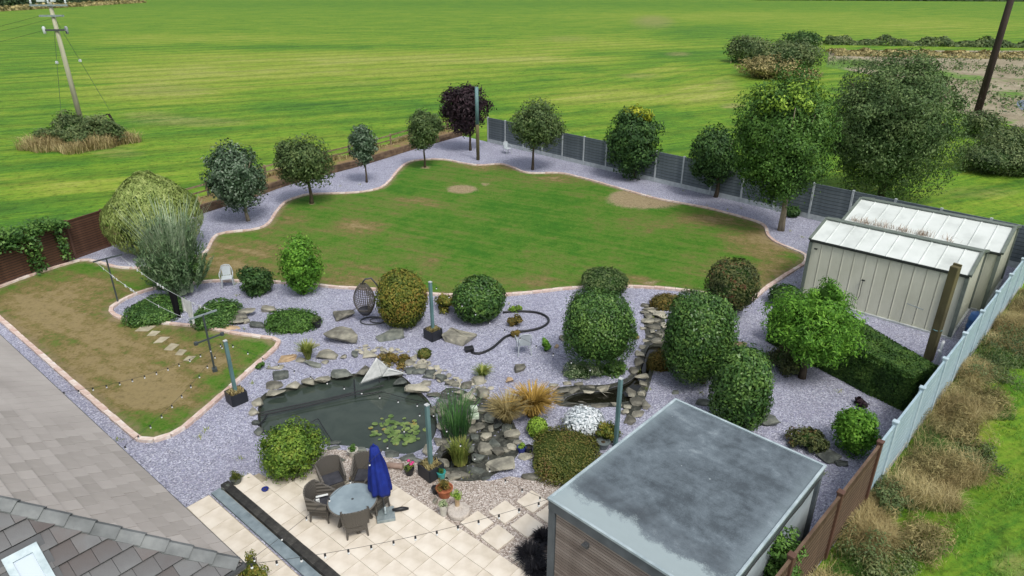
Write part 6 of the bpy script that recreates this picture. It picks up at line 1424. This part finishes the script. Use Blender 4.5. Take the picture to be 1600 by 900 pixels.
M['table_top'] = mat_var('table_top', [(.3, '#75848b'), (.7, '#92a1a7')], 2.5, .28, .05, 60, .002, .6)
b = MB(); b.lathe([(.50, .665), (.60, .69), (.615, .71), (.615, .735), (.60, .74)], 48); b.build('rim', M['wicker'], tb, smooth=False)
b = MB(); b.lathe([(.575, .738), (.585, .748), (.575, .754)], 48); b.build('table_top', M['table_top'], tb)
b = MB(); b.lathe([(.03, .752), (.032, .760), (.02, .762)], 14); b.build('parasol_hole_cap', M['dark_steel'], tb)
for k in range(4):
    a = k*PI/2+.4; b = MB(); b.tube([(math.cos(a)*.34, math.sin(a)*.34, .68), (math.cos(a)*.30, math.sin(a)*.30, .3), (math.cos(a)*.40, math.sin(a)*.40, 0)], [.05, .045, .05], 8); b.build('leg', M['wicker'], tb)
b = MB(); b.tube([(.3, .12, .3), (-.3, -.12, .3)], .03, 6); b.build('stretcher', M['wicker'], tb)
def chair_facing(label, px, py, trn=0.0):
    p = at(px, py); a = math.atan2(tc.y-p.y, tc.x-p.x)-PI/2+trn; wicker_chair(label, px, py, a)
chair_facing('wicker chair nearest the camera, its back to us, below the round table', 558, 832)
chair_facing('wicker chair at the left of the round table', 506, 808, .15)
chair_facing('wicker chair at the back left of the round table, cloth over its arm', 522, 770, -.1)
chair_facing('wicker chair right of the round table behind the parasol pole', 588, 798, .2)
chair_facing('wicker chair behind the round table mostly hidden by the parasol', 573, 764)
q = at(503, 775, .62); cl = thing('cloth', 'pale folded cloth lying over a wicker chair arm', 'cloth', tuple(q)); b = MB(); b.box((0, 0, .01), (.30, .06, .02), .35); b.box((-.08, -.12, -.10), (.09, .05, .2), .35); tag(b.build('folded_cloth', M['cloth_white'], cl, bevel=.006))
# parasol
pb = at(603, 809); pa = thing('parasol', 'closed royal blue parasol with folded canopy over the patio', 'parasol', (pb.x, pb.y, PZ))
M['blue_cloth'] = mat_var('blue_canopy', [(.3, (.006, .014, .14)), (.7, (.012, .032, .25))], 4, .75, .3, 20, .01, .25)
hp = top_z((603, 809), 697)-PZ; lean = Vector((-.12, .0, 0)); 
b = MB(); b.tube([(0, 0, .05), (lean.x, 0, hp)], .022, 10); b.build('pole', M['dark_steel'], pa, smooth=True)
b = MB(); n = 48; rows = [(hp*1.0, .03, 0), (hp*.985, .10, .15), (hp*.90, .135, .2), (hp*.895, .13, .3), (hp*.75, .20, .45), (hp*.58, .245, .5), (hp*.43, .275, .55), (hp*.385, .26, .6), (hp*.39, .05, .1)]
vs = []
for z, r, f in rows:
    for k in range(n):
        a = 2*PI*k/n; rr = r*(1-.32*f+.5*f*abs(math.sin(a*4+.4+.9*(hp-z)*.3))+.06*math.sin(a*3+z*4)); zz = z-.03*math.sin(a*5)*(1 if z < hp*.45 else 0); vs.append((lean.x*z/hp+rr*math.cos(a), rr*math.sin(a), zz))
fs = [(i*n+k, (i+1)*n+k, (i+1)*n+(k+1) % n, i*n+(k+1) % n) for i in range(len(rows)-1) for k in range(n)]+[tuple(range(n-1, -1, -1))]
b.add(vs, fs); me = b.mesh('canopy', smooth=True); bm = bmesh.new(); bm.from_mesh(me); bmesh.ops.recalc_face_normals(bm, faces=bm.faces); bm.to_mesh(me); bm.free(); link_mesh('canopy', me, M['blue_cloth'], pa)
b = MB(); b.lathe([(.02, hp-.01), (.035, hp+.03), (.012, hp+.07)], 10, (lean.x, 0, 0)); b.build('finial', M['blue_cloth'], pa, smooth=True)
b = MB(); b.box((0, 0, .045), (.46, .46, .09), .25); b.build('base_slab', M['galv'], pa, bevel=.01); b = MB(); b.lathe([(.05, .09), (.05, .13), (.03, .14), (.03, .32)], 12); b.build('sleeve', M['galv'], pa, smooth=True)
b = MB(); b.tube([(.16, .10, .10), (.40, .20, .06), (.55, .24, .03)], [.04, .06, .03], 8); b.build('crank_handle', M['black_plastic'], pa, smooth=True)
# egg chair
pe = at(582, 502); eg = thing('egg_chair', 'hanging grey wicker egg chair on a ringed stand by the golden egg shrub', 'hanging chair', tuple(pe))
b = MB(); b.tube([(.48*math.cos(a), .34*math.sin(a), .03) for a in np.linspace(0, 2*PI, 30)], .028, 7, False); b.build('base_ring', M['dark_steel'], eg, smooth=True)
b = MB(); b.tube([(.40*math.cos(a)+.30, .24*math.sin(a)+.02, .04) for a in np.linspace(0, 2*PI, 20)], .022, 6, False); b.build('base_brace', M['dark_steel'], eg, smooth=True)
hE = top_z((582, 502), 434); b = MB(); b.tube([(.40, .1, .03), (.38, .1, hE*.55), (.30, .08, hE*.82), (.10, .05, hE*.98), (-.12, .0, hE*.97), (-.24, 0, hE*.90)], .032, 8); b.build('stand', M['dark_steel'], eg, smooth=True)
b = MB(); b.tube([(-.24, 0, hE*.91), (-.24, 0, hE*.84)], .014, 6); b.build('chain', M['dark_steel'], eg)
ez0, ez1 = hE*.16, hE*.86; b = MB(); vs = []; nl, nt = 19, 30
for i in range(nl):
    v = i/(nl-1); z = ez0+(ez1-ez0)*v; r = .42*math.sin(PI*(v*.86+.07))**.75
    for k in range(nt): a = 2*PI*k/nt; vs.append((-.24+r*math.cos(a), r*.85*math.sin(a), z))
opening = lambda k, i: 0.18 < i/(nl-1) < .86 and abs(((2*PI*(k+.5)/nt+PI/2+.5+PI) % (2*PI))-PI) < .95
fs = [(i*nt+k, i*nt+(k+1) % nt, (i+1)*nt+(k+1) % nt, (i+1)*nt+k) for i in range(nl-1) for k in range(nt) if not opening(k, i)]
sh = b.add(vs, fs).build('basket', M['wicker'], eg); m = sh.modifiers.new('weave', 'WIREFRAME'); m.thickness = .028; m.use_replace = True; m.use_boundary = True
b = MB(); b.lathe([(.05, ez0+.03), (.24, ez0+.08), (.30, ez0+.22), (.26, ez0+.26), (.05, ez0+.24)], 16, (-.24, .03, 0)); b.build('seat_cushion', M['cushion'], eg, smooth=True)
# white chairs
def white_chair(label, px, py, rz, grp='white plastic garden chairs'):
    M.setdefault('chair_plastic', plain('weathered_white_plastic', (.50, .55, .57), .5)); p = at(px, py); t = thing('garden_chair', label, 'chair', tuple(p), rz, grp); W_ = M['chair_plastic']
    b = MB(); b.box((0, 0, .42), (.46, .44, .03)); b.build('seat', W_, t, bevel=.01)
    b = MB(); b.tube([(-.23, -.22, .42), (-.24, -.27, .72), (-.16, -.31, .90), (0, -.32, .93), (.16, -.31, .90), (.24, -.27, .72), (.23, -.22, .42)], .022, 7); b.build('back_frame', W_, t, smooth=True)
    b = MB(); b.add([(-.17, -.235, .46), (.17, -.235, .46), (.19, -.285, .74), (.12, -.305, .88), (-.12, -.305, .88), (-.19, -.285, .74)], [(0, 1, 2, 3, 4, 5)]); o = b.build('back_panel', W_, t); o.modifiers.new('thick', 'SOLIDIFY').thickness = .012
    for k in range(5): x = -.16+.08*k; b = MB(); b.beam((x*.95, -.23, .43), (x, -.31, .90-abs(x)*.3), .045, .012, (0, 1, 0)); b.build('back_slat', W_, t)
    for s in (-1, 1):
        b = MB(); b.tube([(s*.24, -.26, .68), (s*.28, -.05, .66), (s*.28, .2, .64), (s*.25, .22, .42)], .02, 6); b.build('arm', W_, t, smooth=True)
        for y in (-.2, .2): b = MB(); b.tube([(s*.21, y, .41), (s*.25, y*1.25, 0)], [.022, .018], 6); b.build('leg', W_, t)
    return t
white_chair('white plastic garden chair beside the dark shrub left of the lawn edge', 357, 447, R(200))
white_chair('white plastic garden chair at the far corner by the grey fence', 793, 240, R(215))
white_chair('white plastic garden chair below the hose in mid gravel', 818, 551, R(10))
# hose
hs_px = [(737, 551), (748, 553), (768, 545), (788, 528), (797, 524), (812, 519), (832, 516), (848, 511), (857, 503), (854, 495), (840, 489), (820, 487), (800, 487), (786, 489)]
hp_ = [at(*q, .03) for q in hs_px]; cp = smooth_path([(q.x, q.y) for q in hp_], .15, closed=False)
ho = thing('hose', 'thick dark hose snaking across the gravel beside the flat boulder', 'hose', tuple(hp_[0])); b = MB(); b.tube([(q[0], q[1], .045) for q in cp], .05, 7); b.build('tube', M['black_plastic'], ho, world=True, smooth=True)
b = MB(); b.box(at(733, 546, .06)+UP*.02, (.34, .26, .16), .3); b.build('pump', M['black_plastic'], ho, world=True, bevel=.03)
# pots
def pot(label, px, py, r, h, mat, lm=None, pw=14, ph=12, taper=.72, name='flower_pot', flower=None):
    p = at(px, py); z0 = .01; t = thing(name, label, 'pot', (p.x, p.y, z0)); b = MB(); b.lathe([(r*taper, 0), (r, h*.9), (r*1.07, h*.9), (r*1.07, h), (r*.92, h), (r*.88, h*.86)], 18); b.build('pot', mat, t, smooth=False)
    b = MB(); b.lathe([(r*.80, h*.80), (r*.89, h*.84), (.01, h*.87)], 14); b.build('soil', M['soil'], t)
    if lm: r_ = rng_(); foliage(t, r_, (0, 0, h+ph*.5), (pw, pw, ph), 'clump', lm, max(.035, pw*.22), 420, part='plant', K=12, rc=.42)
    if flower:
        for k in range(3): b = MB(); b.lathe([(.005, -.02), (.045, 0), (.05, .025), (.01, .05)], 7, (.06+.04*k*(1 if k % 2 else -1), .05*k, h+ph*1.05+.02*k)); b.build('flower', flower, t, smooth=True)
    return t
M['pink'] = plain('pink_petal', (.62, .05, .22), .6); M['blue_glaze'] = plain('blue_glaze', (.02, .035, .22), .2, .6); M['turq'] = plain('turquoise_glaze', (.05, .36, .34), .2, .6); M['stone_pot'] = mat_var('stone_pot', [(.3, '#a7a49a'), (.7, '#cfcdc4')], 6, .85, .3, 40, .005); M['gball'] = plain('grey_glaze', (.16, .19, .19), .25, .5)
pot('small black pot with pink flower on the shingle', 640, 741, .14, .22, M['black_plastic'], 'tuft', .15, .10, flower=M['pink'])
pot('pale stone pot with green plant in the shingle by the pond stones', 552, 712, .15, .22, M['stone_pot'], 'mid', .14, .09)
pot('terracotta bowl pot with brown plant beside the dark planter', 695, 774, .22, .26, M['terracotta'], 'rust', .20, .22)
pot('tall cream pot with green and white flowers beside the millstone', 693, 805, .10, .34, M['stone_pot'], 'varieg', .15, .10, .8)
pot('turquoise glazed pot against the dark planter', 690, 748, .12, .24, M['turq'], 'mid', .09, .06)
pot('small dark pot behind the terracotta bowl', 680, 771, .09, .20, M['black_plastic'])
pot('small blue glazed pot with plant on a flat stone', 815, 707, .13, .2, M['blue_glaze'], 'lime', .13, .08)
pot('black pot beside the small blue glazed pot', 826, 708, .11, .22, M['black_plastic'])
pot('small black pot with brown plant at the ground cover edge', 496, 511, .17, .3, M['black_plastic'], 'scrub', .18, .12)
pot('low blue bowl standing on the pale patio slabs', 415, 768, .09, .09, M['blue_glaze'])
pot('mossy round pot at the top end of the step wall', 370, 756, .15, .2, M['rock_dark'], 'heather', .17, .14)
pot('dark pot with round rim tucked against the garden room', 942, 699, .2, .22, M['gball'])
mp_ = at(717, 803); ml = thing('millstone', 'round pale millstone lying on the shingle beside the patio', 'millstone', (mp_.x, mp_.y, .01)); M['mill'] = mat_var('mill_granite', [(.3, '#a59d94'), (.55, '#c2bab1'), (.75, '#8f8880')], 12, .9, .4, 50, .008)
b = MB(); b.lathe([(.27, 0), (.29, .03), (.29, .12), (.27, .15), (.10, .15), (.08, .13)], 28); b.build('stone_disc', M['mill'], ml)
t = pot('slim brown pot with yellow green plant on the millstone', 715, 797, .065, .26, M['rock_warm'], 'lime', .15, .13, .9); t.location.z = .16
rp_ = at(617, 731); t = thing('clay_pipe', 'reddish clay pipe lying on the shingle behind the parasol', 'clay pipe', (rp_.x, rp_.y, .08), -.15); b = MB(); b.lathe([(.06, -.22), (.085, -.22), (.085, .17), (.10, .17), (.10, .24), (.06, .24)], 14); me = b.mesh('pipe'); me.transform(Matrix.Rotation(PI/2, 4, 'Y')); link_mesh('pipe', me, mat_var('clay', [(.3, '#7d6a5f'), (.7, '#a08b7f')], 6, .8, .2, 40, .004), t)
# waterfall spout, sail and net over the pond
sp_ = at(741, 656); t = thing('water_spout', 'pale green spout stones between reeds and rocks', 'spout', (sp_.x, sp_.y, 0)); M['spout'] = mat_var('pale_green_glaze', [(.3, '#b9c9b4'), (.7, '#dde6d6')], 5, .5, .1, 40, .004)
b = MB(); b.box((0, 0, .42), (.22, .2, .16), .3); b.build('upper_block', M['spout'], t, bevel=.03); b = MB(); b.box((.03, -.08, .2), (.26, .2, .16), .1); b.build('lower_block', M['spout'], t, bevel=.03)
sl0, sl1, slm = at(562, 601, .05), at(636, 584, .12), at(597, 589, .12)
g = at(592, 596); za = top_z((592, 596), 559); apx = Vector((g.x, g.y, za))
g2 = at(607, 593); ap2 = Vector((g2.x, g2.y, top_z((607, 593), 576)))
sail = thing('pond_cover', 'white cloth pulled to a peak over the pond edge', 'pond cover', (g.x, g.y, 0)); vs = []; fs = []
def fan(A, B, C, sagk):
    n = 9; o_ = len(vs); idx = {}
    nn = (B-A).cross(C-A).normalized(); nn = -nn if nn.y > 0 else nn
    for i in range(n+1):
        for j in range(n+1-i):
            a_, b_ = i/n, j/n; c_ = 1-a_-b_; p = A*c_+B*a_+C*b_; s = 27*a_*b_*c_; p = p-nn*sagk*s+nn*.010*math.sin(a_*15+b_*7)*s; idx[i, j] = o_+len(idx); vs.append(p-sail.location)
    for i in range(n):
        for j in range(n-i):
            fs.append((idx[i, j], idx[i+1, j], idx[i, j+1]))
            if i+j < n-1: fs.append((idx[i+1, j], idx[i+1, j+1], idx[i, j+1]))
fan(apx, sl0, slm, .02); fan(apx, slm, ap2, .01); fan(ap2, slm, sl1, .02); 
bk0 = at(606, 574, .1); fan(apx, ap2, bk0, .02); fan(ap2, sl1, bk0, .02); fan(apx, bk0, sl0, .02)
me = MB().add(vs, fs).mesh('cloth', smooth=True); o = link_mesh('cloth', me, M['cloth_white'], sail); m = o.modifiers.new('thick', 'SOLIDIFY'); m.thickness = .012
b = MB(); b.tube([Vector((apx.x, apx.y+.10, -.3)), apx+Vector((0, .03, -.03))], .016, 6); b.tube([Vector((ap2.x, ap2.y+.12, -.3)), ap2+Vector((0, .04, -.03))], .016, 6); b.build('support_pole', M['dark_steel'], sail, world=True)
nt = thing('net_poles', 'dark poles and rope stretched low across the pond', 'pond net frame', tuple(at(415, 645)))
for A, B, r_ in (((407, 649), (548, 617), .028), ((407, 645), (600, 602), .022), ((548, 617), (596, 612), .02), ((553, 593), (555, 618), .018), ((404, 665), (417, 648), .025), ((455, 672), (497, 654), .012), ((497, 654), (520, 690), .012), ((596, 612), (672, 630), .01)):
    b = MB(); a_, b_ = at(*A, .02), at(*B, .02); b.tube([a_, a_.lerp(b_, .5)-UP*.03, b_], r_, 6); b.build('net_pole', M['black_plastic'], nt, world=True)
# blue barrel, white pipe, far right bits
pb_ = at(1519, 523); t = thing('barrel', 'blue plastic water barrel between shed end and pale fence', 'barrel', (pb_.x, pb_.y, 0)); M['blue_pl'] = plain('blue_plastic', (.03, .13, .42), .35, .5)
b = MB(); b.lathe([(.24, 0), (.28, .04), (.29, .3), (.305, .32), (.305, .36), (.29, .38), (.29, .62), (.305, .64), (.305, .68), (.28, .72), (.26, .90), (.2, .93)], 22); b.build('drum', M['blue_pl'], t, smooth=True); b = MB(); b.lathe([(.05, .92), (.05, .96), (.03, .965)], 10, (.12, 0, 0)); b.build('bung', M['black_plastic'], t)
pw_ = at(1463, 572); t = thing('standpipe', 'white standpipe with elbow by the hedge end at the pale fence', 'standpipe', (pw_.x, pw_.y, 0)); b = MB(); b.tube([(0, 0, 0), (0, 0, .55), (-.1, 0, .64)], .055, 8); b.build('lower_pipe', M['white_plastic'], t, smooth=True); b = MB(); b.tube([(.05, .1, 0), (.05, .1, .85), (.12, .16, .92)], .05, 8); b.build('upper_pipe', M['white_plastic'], t, smooth=True)

# ---- repeats share a group phrase
GROUPS = {'rock': 'boulders and loose stones in the gravel garden', 'tree': 'trees along the far boundary', 'topiary_shrub': 'clipped topiary shrubs', 'string_lights': 'festoon light cables', 'light_post': 'square posts carrying the festoon lights', 'planter': 'planter boxes holding posts', 'flower_pot': 'pots around the patio and pond', 'weed_clump': 'dry weed clumps outside the right fence', 'bramble': 'brambles outside the right fence', 'washing_post': 'washing line posts', 'metal_shed': 'cream metal sheds', 'black_grass': 'black grass clumps by the garden room', 'ground_cover': 'ground cover patches', 'hedge_bush': 'hedge bushes at the field edge', 'dry_scrub': 'dry scrub at the field edge', 'shrub': 'shrubs in the gravel garden', 'heather': 'low heather mounds', 'plant': 'small plants in the gravel', 'ornamental_grass': 'ornamental grasses by the pond', 'grass_tuft': 'grass tufts around the pond', 'stake': 'stakes beside the power pole', 'utility_pole': 'power poles', 'slatted_fence': 'slatted fences round the garden', 'stone_edging': 'stone edgings round the water', 'pole': 'tall poles in the garden'}
for o in list(bpy.data.objects):
    if o.parent is None and 'category' in o and 'group' not in o:
        b_ = o.name.split('.')[0]
        if b_ in GROUPS: o['group'] = GROUPS[b_]
